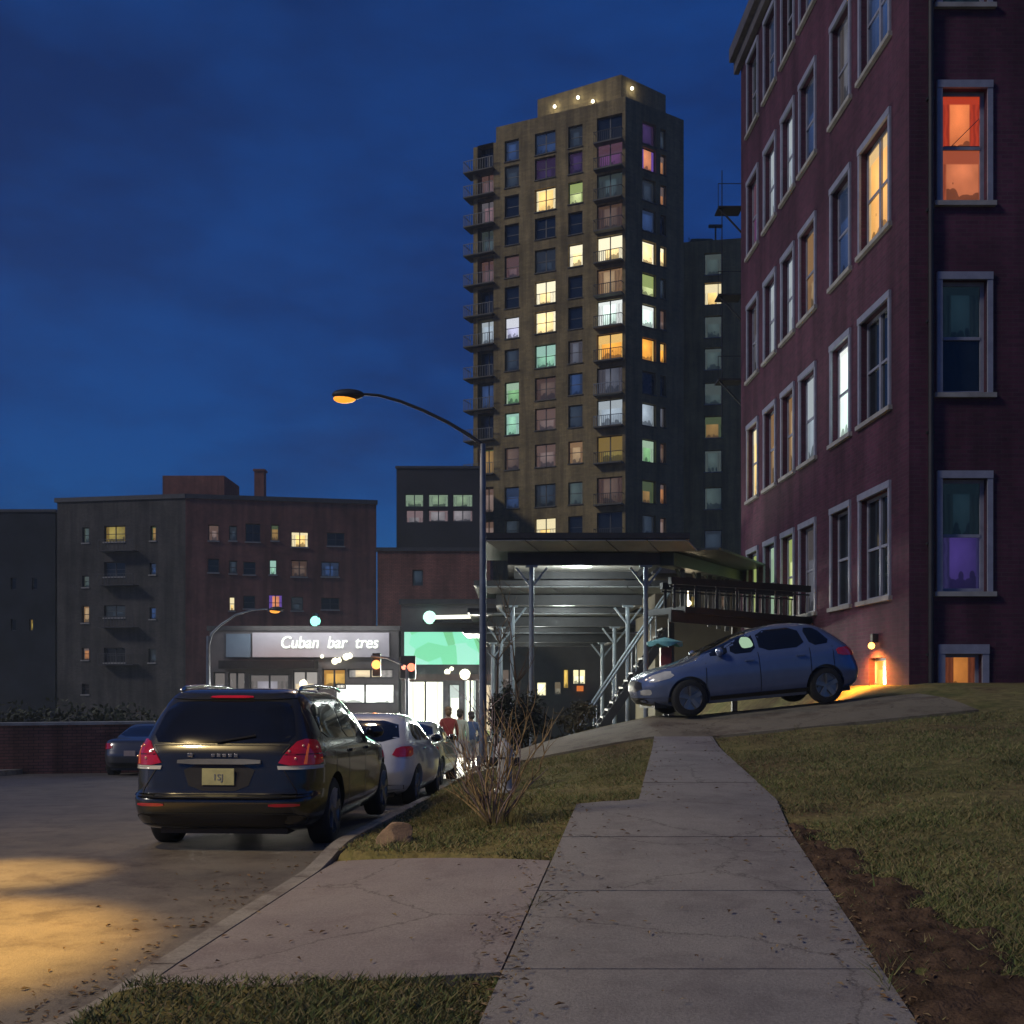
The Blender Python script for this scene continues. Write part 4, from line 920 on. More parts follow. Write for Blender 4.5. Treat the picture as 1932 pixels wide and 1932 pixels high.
for py in (1042, 1106, 1185, 1255):        # balconies on the grey side
    b = MB(); z = FG.zpx(230, py); u0, u1 = FG.upx(196), FG.upx(262); FG.bx(b, u0, u1, z, z+.05, .002, .9); o = obj('fire_escape', b, M['frame_dark'], lh, world=True)
    q = MB(); FG.bx(q, u0, u1, z+.9, z+.94, .86, .90)
    for k in range(12): FG.bx(q, u0+k*(u1-u0-.03)/11, u0+.03+k*(u1-u0-.03)/11, z+.05, z+.9, .87, .90)
    child('railing', q, M['frame_dark'], lh, o)
mb = MB(); FG.bx(mb, -.2, FG.len, zk, zk+.35, -.3, .12); FD.bx(mb, .0, FD.len+.1, zk+.002, zk+.352, -.3, .12); obj('parapet', mb, M['frame_dark'], lh, world=True)
mb = MB(); a, b = WX(303, 90), WX(432, 92); z = WZ(904, 90); mb.box(((a+b)/2, 93, (zk+z)/2), (b-a, 5, z-zk+.8)); obj('roof_house', mb, M['red_brick'], lh, world=True)
mb = MB(); a, b = WX(482, 93), WX(500, 93); z = WZ(890, 93); mb.box(((a+b)/2, 93, (zk-1+z)/2), (b-a, .9, z-zk+1)); mb.box(((a+b)/2, 93, z+.06), (b-a+.2, 1.1, .16)); obj('chimney', mb, M['red_brick'], lh, world=True)

# --- plain neighbours
def block(name, label, px0, px1, ptop, Y, depth, mat, wins, zb=-4, cop=True, fd=.25, frame='frame_dark', skew=0, gl=None):
    A, B = (WX(px0, Y), Y), (WX(px1, Y+skew), Y+skew); F = Facade(A, B); z = WZ(ptop, Y); rs = [rect(F, *w[:4]) for w in wins]
    t = thing(name, label, 'building', ((A[0]+B[0])/2, Y+depth/2, zb)); mb = MB(); F.wall(mb, zb, z, rs, fd)
    b1, b0 = (B[0], B[1]+depth), (A[0], A[1]+depth)
    for a, b in ((B, b1), (b1, b0), (b0, A)): Facade(a, b).wall(mb, zb, z, [])
    mb.face([(*A, z-.25), (*B, z-.25), (*b1, z-.25), (*b0, z-.25)]); obj('wall', mb, mat, t, world=True)
    for w, r in zip(wins, rs): F.window(t, r, (gl or G).get(w[4], G['.']) if isinstance(w[4], str) else w[4], M[frame], fd, .06, rail=False, mull=w[1]-w[0] > 25, sill=False)
    if cop: mb = MB(); F.bx(mb, -.1, F.len+.1, z, z+.22, -.35, .1); obj('coping', mb, M['frame_dark'], t, world=True)
    return t, F, z
dark_wall = plain('blue_grey_wall', (.030, .034, .042), .9, 0, .3, .3, spec=.15)  # dark blue-grey, tone varying at random
block('dark_apartment_block', 'unlit blue grey block cut by the left edge of the photo', -70, 104, 966, 88, 14, dark_wall, [(55, 62, 1168, 1190, 'y'), (20, 30, 1090, 1112, '.'), (60, 70, 1090, 1112, '.'), (20, 30, 1168, 1190, '.')])
gw = litmat((.34, .48, .30), .55, (.45, .62, .42)); gp = litmat((.46, .42, .44), .45, (.52, .36, .36))
t, F, z = block('office_block', 'black flat roofed office block with two rows of green lit windows', 748, 905, 884, 96, 14, plain('black_cladding', (.022, .020, .026), .8, 0, .3, .3), [(764, 799, 932, 956, gw), (808, 846, 932, 956, gw), (854, 892, 932, 956, gw), (766, 799, 962, 986, gp), (808, 846, 962, 984, gp), (854, 892, 962, 984, gp)])
mb = MB()
for px, w in ((775, 1.2), (800, 2), (835, 1.6), (860, 1)): mb.box((WX(px, 99), 99, z+.2), (w, 1.4, 1.0))
obj('roof_plant', mb, M['frame_dark'], t, world=True)
block('low_brick_building', 'low red brown brick building behind the green shop sign', 712, 925, 1040, 64, 10, M['red_brick'], [(778, 798, 1075, 1105, 'd')])
# ------------------------------------------------------------------ shops across the junction
lilac = plain('fascia_panel', (.42, .42, .48), .55, 0, .12, .6); bluep = plain('blue_panel', (.15, .21, .28), .55, 0, .15, .6); shopw = plain('shop_wall', (.11, .105, .11), .8, 0, .25, .7)
cream = litmat((1, .97, .76), 2.0, (1, 1, .84)); dimc = litmat((.46, .44, .50), .55, (.34, .3, .28)); warmc = litmat((.9, .72, .46), .95, (.5, .46, .42)); ambr = litmat((.85, .48, .10), .8)
whit = litmat((.95, 1, .90), 2.0, (1, 1, .92)); multi = litmat((.9, .9, .72), 1.9, (.40, .46, .42))
sa, FS, zsa = block('corner_shop', 'grey corner shop with a lit script sign over its windows', 395, 752, 1190, 50, 9, shopw,
    [(402, 425, 1268, 1330, dimc), (430, 462, 1268, 1330, dimc), (470, 545, 1272, 1340, dimc), (552, 600, 1266, 1345, warmc), (608, 652, 1262, 1300, ambr), (656, 742, 1262, 1280, warmc), (632, 744, 1290, 1328, whit)], zb=-2.4, fd=.2)
mb = MB(); u0, u1 = FS.upx(478), FS.upx(735); FS.bx(mb, u0, u1, WZ(1240, 50), WZ(1194, 50), .003, .18); sg = obj('sign_panel', mb, lilac, sa, world=True)
mb = MB(); FS.bx(mb, FS.upx(428), FS.upx(474), WZ(1240, 50), WZ(1196, 50), .003, .14); obj('side_panel', mb, bluep, sa, world=True)
lamp('sign_panel_fill', FS.p(FS.upx(600), 4.6, 1.6), 90, (1, .96, .9), sa, 'AREA', aim=FS.p(FS.upx(600), 3.2, 0), shape=(7, .3))  # area light without a fixture, added to brighten the sign panel
lt = txt('sign_lettering', 'Cuban  bar  tres', .80, (0, 0, 0), (R(90), 0, 0), glow('letter_glow', (.95, 1, .86), 1.5), None, .03, 'LEFT', .18)
w = lt.dimensions.x; bpy.context.view_layer.update(); w = lt.dimensions.x
lt.scale = ((FS.upx(712)-FS.upx(530))/w, 1, 1); lt.parent = sg; lt.location = FS.p(FS.upx(530), WZ(1223, 50), .23)-sa.location
mb = MB(); a, b = FS.upx(422), FS.upx(600); zA, zB = WZ(1247, 50), WZ(1262, 50)
FS.bx(mb, a, b, zB, zA, .005, .9); obj('awning', mb, M['trim'], sa, world=True, bevel=.02)
for px, py, r in ((634, 1248, .16), (642, 1246, .12), (655, 1240, .16), (662, 1238, .14), (575, 1290, .2), (610, 1239, .09)):
    mb = MB(); mb.ball(FS.p(FS.upx(px), WZ(py, 50), .35), r, 10); mb.bar(FS.p(FS.upx(px), WZ(py, 50)+r, .35), FS.p(FS.upx(px), WZ(py, 50)+r, .0), .03); obj('globe_lamp', mb, glow('globe_glow', (1, .95, .70), 1.8), sa, world=True)
lamp('shop_light', FS.p(FS.upx(600), 1.0, 1.2), 700, (1, .92, .8), sa, 'AREA', aim=FS.p(FS.upx(600), -1, 8), shape=(8, 1.5))

sb, FT, zsb = block('green_sign_shop', 'brightly lit shop under a big glowing green sign', 757, 935, 1140, 48, 8, shopw, [(766, 838, 1284, 1400, cream), (846, 868, 1290, 1400, multi), (874, 900, 1270, 1400, multi), (906, 930, 1290, 1400, warmc)], zb=-2.4, fd=.2)
mb = MB(); a, b = FT.upx(762), FT.upx(912); FT.bx(mb, a, b, WZ(1256, 48), WZ(1191, 48), .003, .30); sgn = obj('sign_box', mb, M['frame_dark'], sb, world=True)
def greenmat():
    m, t, bs = newmat('green_sign_glow'); l = t.links.new; uv = N(t, 'ShaderNodeUVMap')
    mp = N(t, 'ShaderNodeMapping'); mp.inputs['Scale'].default_value = (2.6, 1.5, 1); mp.inputs['Location'].default_value = (.35, .2, 0); l(uv.outputs[0], mp.inputs[0])
    v = N(t, 'ShaderNodeTexVoronoi', Scale=1.5); l(mp.outputs[0], v.inputs['Vector']); cr = N(t, 'ShaderNodeValToRGB'); e = cr.color_ramp.elements; cr.color_ramp.interpolation = 'CONSTANT'
    e[0].color = (.30, .95, .62, 1); e[1].position = .55; e[1].color = (.20, .66, .30, 1); k = e.new(.3); k.color = (.42, .95, .72, 1); k = e.new(.8); k.color = (.22, .8, .42, 1)
    sp = N(t, 'ShaderNodeSeparateColor'); l(v.outputs['Color'], sp.inputs[0]); l(sp.outputs[0], cr.inputs[0]); l(cr.outputs[0], bs.inputs['Emission Color']); bs.inputs['Emission Strength'].default_value = .85
    bs.inputs['Base Color'].default_value = (.1, .3, .2, 1); return m
mb = MB(); mb.quad(*[FT.p(u, z, .305) for u, z in ((a+.05, WZ(1254, 48)), (b-.05, WZ(1254, 48)), (b-.05, WZ(1193, 48)), (a+.05, WZ(1193, 48)))]); child('sign_face', mb, greenmat(), sb, sgn)
mb = MB(); mb.bar(FT.p(FT.upx(812), WZ(1166, 48), .45), FT.p(FT.upx(912), WZ(1164, 48), .45), .16, .16); to = obj('tube_lamp', mb, glow('tube_glow', (1, 1, .80), 1.8), sb, world=True)
mb = MB(); mb.ball(FT.p(FT.upx(812), WZ(1166, 48), .45), .30, 14); child('globe', mb, glow('tube_globe', (.55, 1, .78), 1.5), sb, to)
mb = MB(); FT.bx(mb, FT.upx(800), FT.upx(914), WZ(1176, 48), WZ(1170, 48), .002, .55); obj('lamp_bracket', mb, M['dark_metal'], sb, world=True)
for px, py, r in ((878, 1273, .26), (845, 1268, .14), (853, 1262, .10)):
    mb = MB(); mb.ball(FT.p(FT.upx(px), WZ(py, 48), .4), r, 12); mb.bar(FT.p(FT.upx(px), WZ(py, 48), .4), FT.p(FT.upx(px), WZ(py, 48), .0), .03); obj('globe_lamp', mb, glow('globe_glow', (1, .96, .72), 1.8), sb, world=True)
mb = MB(); FT.bx(mb, FT.upx(760), FT.upx(932), WZ(1284, 48), WZ(1272, 48), .004, .5); obj('shop_canopy', mb, plain('canopy_brown', (.12, .07, .06), .7), sb, world=True)
lamp('shop_light', FT.p(FT.upx(830), 1.4, .9), 2800, (1, .97, .82), sb, 'AREA', aim=FT.p(FT.upx(800), -2.5, 9), shape=(4.5, 1.6))
lamp('green_sign_light', FT.p(FT.upx(835), 3.2, .6), 70, (.35, 1, .62), sb, 'AREA', aim=FT.p(FT.upx(800), -2, 16), shape=(3.5, 1.5))
glob = litmat((1, .95, .6), 1.6, (1, .9, .5))
sc, FU, zsc = block('shop_behind_canopy', 'low dim shop seen between the canopy posts', 938, 1240, 1178, 56, 8, plain('dim_shop_wall', (.085, .078, .055), .8, 0, .3, .5), [(1012, 1032, 1286, 1314, glob), (996, 1006, 1284, 1312, ambr), (1062, 1074, 1262, 1300, litmat((.9, .6, .12), .9)), (1080, 1106, 1262, 1292, glob), (1045, 1060, 1285, 1312, litmat((.4, .36, .26), .5)), (946, 976, 1262, 1300, litmat((.5, .42, .38), .35))], zb=-2.6, fd=.2)
mb = MB(); FU.bx(mb, FU.upx(1088), FU.upx(1100), WZ(1304, 56), WZ(1294, 56), .05, .3); obj('orange_notice', mb, glow('orange_notice', (1, .25, .04), .6), sc, world=True)

# ------------------------------------------------------------------ stepped canopy with lamps
grey_roof = plain('canopy_roof', (.26, .27, .29), .5, .0, .25, 1.2); soff = plain('canopy_soffit', (.58, .56, .53), .6, 0, .2, 1.5); post_m = plain('grey_post', (.19, .225, .26), .5, .3, .12, 3)
secs = [(26.0, 29.6, 958, 1246, 1066, 1020, 1003, 1219), (29.75, 33.2, 936, 1212, 1142, 1106, 967, 1185), (33.35, 37, 920, 1182, 1182, 1156, 945, 1160), (37.15, 41, 905, 1160, 1212, 1192, 930, 1137)]
lamps_px = [(1090, .45), (1062, .45), (1018, .4), (1010, .4)]
for i, (Ya, Yb, pa, pb_, pbot, ptop, q0, q1) in enumerate(secs):
    x0, x1 = WX(pa, Ya), WX(pb_, Ya); zb, zt = WZ(pbot, Ya), WZ(ptop, Ya); sh = -.30*(i)
    lab = ['highest canopy section with slanting roof panels, nearest in the stepped row', 'second canopy section down the stepped row, between the nearest and the third', 'third canopy section down the stepped row, just above the lowest one', 'lowest and farthest section of the stepped canopy row'][i]
    g0 = Hh((x0+x1)/2, Ya)
    c = thing('stepped_canopy', lab, 'canopy', ((x0+x1)/2, Ya, g0), group='sections of the stepped canopy')
    mb = MB(); mb.box(((x0+x1)/2, Ya+.09, (zb+zb+.30)/2), (x1-x0, .18, .30)); mb.box(((x0+x1)/2, Yb-.09, zb+.15), (x1-x0, .18, .30)); mb.box((x0+.08, (Ya+Yb)/2, zb+.15), (.16, Yb-Ya-.37, .296)); mb.box((x1-.08, (Ya+Yb)/2, zb+.15), (.16, Yb-Ya-.37, .296))
    obj('beam', mb, M['dark_metal'], c, world=True)
    mb = MB(); mb.box(((x0+x1)/2, (Ya+Yb)/2, zb+.22), (x1-x0-.34, Yb-Ya-.38, .05)); obj('ceiling', mb, soff, c, world=True)
    # roof: sloping panels with seams, overhanging the beam
    mb = MB(); ov = .55; nP = 5; zr = zt-.1
    for k in range(nP):
        a = x0-ov+(x1-x0+2*ov)*k/nP+.015; b = x0-ov+(x1-x0+2*ov)*(k+1)/nP-.015
        P = [(a+.35, Ya-.15, zb+.315), (b+.35, Ya-.15, zb+.315), (b, Ya-.75, zr), (a, Ya-.75, zr)]; T = [(p[0], p[1]+.10, p[2]+.06) for p in P]
        mb.quad(*P); mb.quad(*T[::-1]); mb.quad(P[3], P[2], T[2], T[3]); mb.quad(P[1], P[0], T[0], T[1]); mb.quad(P[0], P[3], T[3], T[0]); mb.quad(P[2], P[1], T[1], T[2])
    obj('roof_panel', mb, grey_roof, c, world=True)
    mb = MB(); mb.box(((x0+x1)/2, (Ya+Yb)/2-.3, zr+.12), (x1-x0+2*ov+.1, Yb-Ya+.9, .14)); obj('roof_slab', mb, M['dark_metal'], c, world=True)
    for q in (q0, q1):
        x = WX(q, Ya); zg = Hh(x, Ya)-.3; pp = MB(); r = .062
        pp.tube([(x, Ya+.05, zg), (x, Ya+.05, zb-.003)], r, 10); pp.box((x, Ya+.05, zb-.03), (.3, .17, .05)); pp.bar((x, Ya+.05, zb-.55), (x-.38, Ya+.05, zb-.06), .05); pp.bar((x, Ya+.05, zb-.55), (x+.38, Ya+.05, zb-.06), .05)
        obj('post', pp, post_m, c, world=True, smooth=True, angle=40)
    lx = WX(lamps_px[i][0], Ya+1); mb = MB(); mb.box((lx, Ya+1.3, zb+.14), (.75, .28, .10)); lo = obj('ceiling_lamp', mb, glow('ceiling_lamp_glow', (.86, 1, .82), 2.6), c, world=True)
    lamp('ceiling_light', (lx, Ya+1.3, zb-.05), (300, 220, 150, 90)[i], (.88, .97, .92), c, r=.2)
# back wall panels behind the canopy, the lit shed faces
# ------------------------------------------------------------------ stair and covered bridge to the brick house
st = thing('outdoor_stair', 'steel stair with a pale handrail climbing under the canopy', 'staircase', (2.6, 28.4, -.9))
mb = MB(); x0, z0, x1, z1 = 1.55, -.85, 4.15, 3.05; ns = 20
for k in range(ns):
    t = (k+.5)/ns; mb.box((x0+(x1-x0)*t, 28.4, z0+(z1-z0)*(k+1)/ns), (.26, 1.0, .045))
obj('steps', mb, M['dark_metal'], st, world=True)
for y in (27.86, 28.94):
    mb = MB(); mb.bar((x0-.1, y, z0-.05), (x1, y, z1-.02), .05, .22); obj('stringer', mb, M['dark_metal'], st, world=True)
    mb = MB(); mb.tube([(x0-.2, y, z0+.85), (x0, y, z0+1.0), (x1, y, z1+.95)], .035, 8)
    for k in range(5): t = (k+.3)/5; mb.bar((x0+(x1-x0)*t, y, z0+(z1-z0)*t), (x0+(x1-x0)*t, y, z0+(z1-z0)*t+.98), .03)
    obj('handrail', mb, post_m, st, world=True)
br = thing('covered_footbridge', 'dark footbridge with railings running from the canopy to the brick house', 'footbridge', (5.9, 28, .4))
A3, B3 = Vector((3.85, 26.6, 0)), Vector((fx(29.2)-.02, 29.2, 0))
def bp(t, z, o=0): q = A3+(B3-A3)*t; return Vector((q.x, q.y+o, z))
mb = MB(); mb.bar(bp(0, 3.42), bp(1, 3.28), 1.5, .16); mb.bar(bp(0, 3.26, -.74), bp(1, 3.12, -.74), .1, .30); obj('deck', mb, M['dark_metal'], br, world=True)
for o in (-.74, .74):
    mb = MB(); mb.bar(bp(0, 4.12, o), bp(1, 4.14, o), .12, .17); mb.bar(bp(0, 3.98, o), bp(1, 3.98, o), .03, .04)
    for k in range(7): t = (k+.2)/7; mb.bar(bp(t, 3.45, o), bp(t, 4.04, o), .06)
    for k in range(22): t = (k+.4)/22; mb.bar(bp(t, 3.45, o), bp(t, 3.97, o), .016)
    obj('railing', mb, M['dark_metal'], br, world=True)
A4, B4 = Vector((3.78, 26.4, 4.70)), Vector((fx(36)+.25, 36.9, 5.28))
mb = MB(); mb.bar(A4, B4, .5, .32); mb.bar(A4+Vector((.6, -.1, .22)), B4+Vector((.6, 0, .22)), 1.5, .06); obj('roof_beam', mb, plain('blue_black_steel', (.035, .045, .055), .5, .2), br, world=True)
for t in (.18, .36, .5, .62, .74, .86):
    p = A4+(B4-A4)*t; mb = MB(); mb.bar((p.x, p.y, 3.3), (p.x, p.y, p.z-.16), .12); mb.bar((p.x, p.y, p.z-.5), (p.x-.25, p.y-.5, p.z-.17), .06); obj('post', mb, M['dark_metal'], br, world=True)
for t in (.05, .5, .92):
    mb = MB(); zg = Hh(bp(t, 0).x, bp(t, 0).y)-.3; mb.bar(bp(t, zg, .3), bp(t, 3.26, .3), .14); obj('support', mb, M['dark_metal'], br, world=True)
mb = MB(); p = W(1298, 1138, 31); mb.ball(p, .10, 12); mb.bar(p, p+Vector((0, 0, .55)), .03); lo = obj('lantern', mb, glow('lantern_glow', (1, .88, .6), 4), br, world=True); lamp('lantern_light', p+Vector((0, -.3, 0)), 12, (1, .80, .5), br, r=.1)
# the low annex behind the bridge
an, FN, zan = block('annex', 'low brown annex with dim windows behind the footbridge', 1236, 1415, 1082, 38, 6, plain('annex_wall', (.10, .085, .05), .85, 0, .3, .6), [(1293, 1318, 1088, 1108, 'y'), (1330, 1350, 1092, 1112, 't'), (1356, 1376, 1096, 1112, 'q'), (1330, 1352, 1125, 1152, 'l'), (1358, 1378, 1122, 1152, 'b'), (1384, 1402, 1128, 1154, 'l'), (1286, 1320, 1122, 1150, 'y')], zb=-2, fd=.15)

# ------------------------------------------------------------------ street lamps and signals
def street_lamp(label, base, top, arm_px, head, Y, c, energy, r=.09, dark=False, spot=True):
    t = thing('street_lamp', label, 'street lamp', base); mb = MB(); b = Vector(base)
    mb.tube([b, b+Vector((0, 0, .35)), b+Vector((0, 0, .36)), Vector((b.x, b.y, top))], [r*1.6, r*1.5, r*1.05, r*.8], 14); obj('pole', mb, M['steel'], t, True, world=True, angle=40)
    mb = MB(); mb.tube([Vector((b.x, b.y, top-.45))]+arm_px, [r*.62]+[r*.55-.25*r*k/len(arm_px) for k in range(len(arm_px))], 10); obj('arm', mb, M['dark_metal'] if dark else M['steel'], t, True, world=True, angle=60)
    h = Vector(head); mb = MB(); mb.ball(h+Vector((.02, 0, .06)), .34, 18, sc=(1, .45, .34)); ho = obj('lamp_head', mb, M['dark_metal'], t, True, world=True)
    mb = MB(); mb.ball(h+Vector((-.05, 0, -.02)), .24, 16, sc=(1, .5, .42)); child('lens', mb, glow('sodium_lens', c, 1.25), t, ho)
    if energy: lamp('street_lamp_light', h+Vector((-.05, 0, -.22)), energy, c, t, 'SPOT', .12, aim=h+Vector((-.2, 0, -6)), size=150, blend=.5)
    return t
Yl = 22.0; px = lambda x, y: W(x, y, Yl)
bx = WX(911, Yl)
street_lamp('tall street lamp with a long curved arm and orange light, beside the bare shrub', (bx, Yl, Hh(bx, Yl)-.05), WZ(838, Yl), [px(905, 835), px(880, 818), px(845, 797), px(800, 775), px(755, 757), px(715, 746), px(690, 744), px(672, 746)], px(655, 750), Yl, (1, .36, .03), 0, r=.078, dark=True)
lamp('street_lamp_light', px(655, 750)+Vector((-.05, 0, -.22)), 420, (1, .70, .42), None, 'SPOT', .12, aim=px(655, 750)+Vector((1.2, -2, -6)), size=140, blend=.6)
Yd = 47.0; pd = lambda x, y: W(x, y, Yd)
street_lamp('far street lamp with a pale arm and orange light in front of the corner shop', (WX(393, Yd), Yd, zs(Yd)), WZ(1200, Yd), [pd(400, 1195), pd(418, 1178), pd(445, 1160), pd(475, 1151), pd(505, 1149)], pd(521, 1152), Yd, (1, .36, .04), 160, r=.10)
# lamp outside the picture on the left whose light pools on the road
xs_, ys_ = -9.4, 7.6
street_lamp('street lamp across the road whose yellow light falls on the asphalt', (xs_, ys_, zs(ys_)), 6.2, [Vector((xs_+.3, ys_, 6.5)), Vector((xs_+1.3, ys_, 6.9)), Vector((xs_+2.4, ys_, 7.0)), Vector((xs_+3.2, ys_, 6.95))], (xs_+3.6, ys_, 6.9), Yl, (1, .62, .16), 0)
lamp('pool_light', (xs_+3.5, ys_, 6.6), 8500, (1, .56, .11), None, 'SPOT', .10, aim=(-4.2, 6.5, 0), size=32, blend=.6)
lamp('pool_light', (xs_+3.5, ys_, 6.6), 6500, (1, .60, .15), None, 'SPOT', .10, aim=(-4.6, 9.1, 0), size=19, blend=.8)
lamp('road_light', (xs_+3.5, ys_, 6.6), 1100, (1, .74, .36), None, 'SPOT', .12, aim=(-3.4, 8.6, 0), size=125, blend=.9)
def signal(label, base, arm, heads):
    t = thing('traffic_signal', label, 'traffic light', base); b = Vector(base)
    mb = MB(); mb.tube([b, (b.x, b.y, arm[0].z)], .07, 10); mb.tube(arm, .045, 8); obj('mast', mb, M['steel'], t, True, world=True, angle=40)
    for p, c, s, r in heads:
        mb = MB(); mb.box(p+Vector((0, .1, -.0)), (.34, .18, .95)); ho = obj('signal_head', mb, M['trim'], t, world=True, bevel=.03)
        mb = MB(); mb.ball(p+Vector((0, -.01, 0)), r, 14, sc=(1, .4, 1)); child('signal_lens', mb, glow('signal_glow', c, s), t, ho)
Ys = 43.5; pq = lambda x, y: W(x, y, Ys)
signal('traffic signal with red and amber lenses hanging before the green sign', (WX(768, Ys), Ys, zs(Ys)), [pq(768, 1262), pq(752, 1250), pq(730, 1241), pq(700, 1238)], [(pq(710, 1254), (1, .40, .10), 2.2, .19), (pq(762, 1259), (1, .32, .2), 2.2, .10), (pq(776, 1259), (1, .22, .12), 2.2, .17)])
lamp('amber_signal_light', pq(710, 1254)+Vector((0, -.5, 0)), 14, (1, .3, .05), None, r=.1)
Yg = 61.0; pg = lambda x, y: W(x, y, Yg)
signal('traffic signal showing green above the roof of the corner shop', (WX(600, Yg), Yg, zs(Yg)), [pg(600, 1160), pg(595, 1158)], [(pg(595, 1172), (.30, .95, .72), 2.0, .30)])
# ------------------------------------------------------------------ shrub, hydrant, stone, wall, hedge, people and small things
M['twig'] = plain('twig_bark', (.30, .21, .10), .9, 0, .45, 12, bump=.3); M['twig2'] = plain('purple_bark', (.22, .16, .16), .9, 0, .4, 12)
def branch(mb, p, d, L_, r, n=6, curl=.10, m=0):
    P = [Vector(p)]; d = Vector(d).normalized(); rs = [r]
    for k in range(n):
        d = (d+Vector((random.gauss(0, curl), random.gauss(0, curl), random.gauss(0, curl*.6)+.03))).normalized(); P.append(P[-1]+d*L_/n); rs.append(r*(1-.86*(k+1)/n))
    mb.tube(P, rs, 6, m); return P
sx, sy = WX(935, 10.7), 10.7; sz = Hh(sx, sy)-.04
shb = thing('bare_shrub', 'bare many stemmed shrub on the grass verge beside the sidewalk', 'shrub', (sx, sy, sz))
for k in range(30):
    a = random.random()*6.283; sp = random.random()**.7*.85; mb = MB()
    d = (math.cos(a)*sp, math.sin(a)*sp*.7, 1); L_ = random.uniform(.65, 1.5)*(1.12-.28*sp)
    P = branch(mb, (math.cos(a)*.06*random.random(), math.sin(a)*.06*random.random(), 0), d, L_, random.uniform(.008, .018), 8, .15)
    for q in range(random.randint(3, 6)):
        b = P[random.randint(2, 6)]; dd = Vector(d)+Vector((random.gauss(0, .5), random.gauss(0, .5), .3)); branch(mb, b, dd, L_*random.uniform(.2, .5), .006, 5, .18)
    obj('stem', mb, M['twig'] if k % 3 else M['twig2'], shb, True)
mb = MB()
for k in range(170):
    a = random.random()*6.283; r = random.random()**.5*.30; h = random.uniform(.08, .30); mb.tube([(math.cos(a)*r, math.sin(a)*r, 0), (math.cos(a)*(r+.05), math.sin(a)*(r+.05), h)], [.004, .001], 3)
obj('base_grass', mb, plain('dry_tuft', (.10, .085, .03), .9), shb)

hxp, hyp = WX(952, 14.0), 14.0
hy_ = thing('fire_hydrant', 'pale grey fire hydrant behind the bare shrub', 'fire hydrant', (hxp, hyp, Hh(hxp, hyp)-.02)); hm = plain('hydrant_paint', (.42, .43, .44), .5, .1, .2, 6)
mb = MB(); mb.lathe([(.14, 0), (.14, .04), (.105, .05), (.10, .46), (.13, .47), (.13, .51), (.11, .52)], (0, 0, 0), 'Z', 18); obj('barrel', mb, hm, hy_, True, angle=35)
mb = MB(); mb.lathe([(.12, .52), (.115, .58), (.085, .64), (.03, .67), (.028, .71), (.001, .71)], (0, 0, 0), 'Z', 18); obj('bonnet', mb, hm, hy_, True, angle=35)
for s in (-1, 1): mb = MB(); mb.lathe([(.055, s*.08), (.055, s*.17), (.065, s*.17), (.065, s*.20), (.03, s*.21), (.001, s*.21)], (0, 0, .40), 'X', 14); fix_normals(obj('outlet', mb, M['trim'], hy_, True, angle=35))

def rock(label, x, y, s, seed, m):
    rr = np.random.RandomState(seed); bm = bmesh.new(); bmesh.ops.create_icosphere(bm, subdivisions=4, radius=1)
    ph = rr.uniform(0, 6, 9)
    for v in bm.verts:
        p = v.co.normalized(); k = 1+.16*math.sin(3*p.x+ph[0])*math.sin(2.6*p.y+ph[1])+.10*math.sin(6*p.z+ph[2]+3*p.x)+.05*math.sin(11*p.y+ph[3])*math.sin(9*p.x+ph[4])
        for q in range(5):
            n = Vector((math.cos(ph[q]), math.sin(ph[q]), math.cos(ph[8-q])*.7)).normalized(); dd = p.dot(n)*k
            if dd > .72: k *= .72/dd
        v.co = Vector((p.x*k*s[0], p.y*k*s[1], p.z*k*s[2]))
    me = bpy.data.meshes.new('stone'); bm.to_mesh(me); bm.free(); me.materials.append(m); o = bpy.data.objects.new('stone', me); COL.objects.link(o); o.location = (x, y, Hh(x, y)+s[2]*.35)
    me.polygons.foreach_set('use_smooth', [True]*len(me.polygons)); me.set_sharp_from_angle(angle=R(25)); tag(o, label, 'stone')
rock('rounded tan stone at the tip of the grass verge behind the dark estate', WX(742, 10.15), 10.15, (.19, .14, .12), 3, plain('tan_stone', (.24, .16, .10), .85, 0, .3, 7, bump=.4))

# low wall with pale coping across the street, and the hedge behind
wl = thing('low_brick_wall', 'low dark brick wall with a pale coping across the street at far left', 'wall', (-14.2, 27.6, -.8))
a, b = (-20.5, 26.0), (-9.9, 29.4); FWl = Facade(a, b); mb = MB(); FWl.wall(mb, -1.4, .48, []); Facade(b, (b[0]-.1, b[1]+.3)).wall(mb, -1.4, .48, []); Facade((b[0]-.1, b[1]+.3), (a[0]-.1, a[1]+.3)).wall(mb, -1.4, .48, [])
obj('wall', mb, M['red_brick'], wl, world=True); mb = MB(); FWl.bx(mb, 0, FWl.len, .483, .56, -.36, .06); obj('coping', mb, M['stone'], wl, world=True)
def leafball(mb, c, r, n, s=.10):
    for _ in range(n):
        v = Vector((random.gauss(0, 1), random.gauss(0, 1), random.gauss(0, 1))).normalized()*(random.random()**.4); p = Vector(c)+Vector((v.x*r[0], v.y*r[1], v.z*r[2]))
        t = Vector((random.gauss(0, 1), random.gauss(0, 1), random.gauss(0, 1))).normalized(); u = t.orthogonal().normalized(); k = s*random.uniform(.5, 1.3)
        mb.quad(p-t*k, p+u*k*.45, p+t*k, p-u*k*.45)
leafm = plain('dark_leaf', (.030, .036, .018), .7, 0, .5, 1.5); leaf2 = plain('olive_leaf', (.070, .062, .022), .7, 0, .5, 1.5)
hd_ = thing('hedge', 'dark clipped hedge behind the low brick wall at far left', 'hedge', (-14.5, 30.2, -.8)); mb = MB()
for k in range(30):
    t = k/29; leafball(mb, (-21+10.5*t, 28+3.2*t, random.uniform(-.2, .5)), (.75, .6, random.uniform(.6, 1.0)), 260, .09)
obj('foliage', mb, leafm, hd_, world=True); mb = MB()
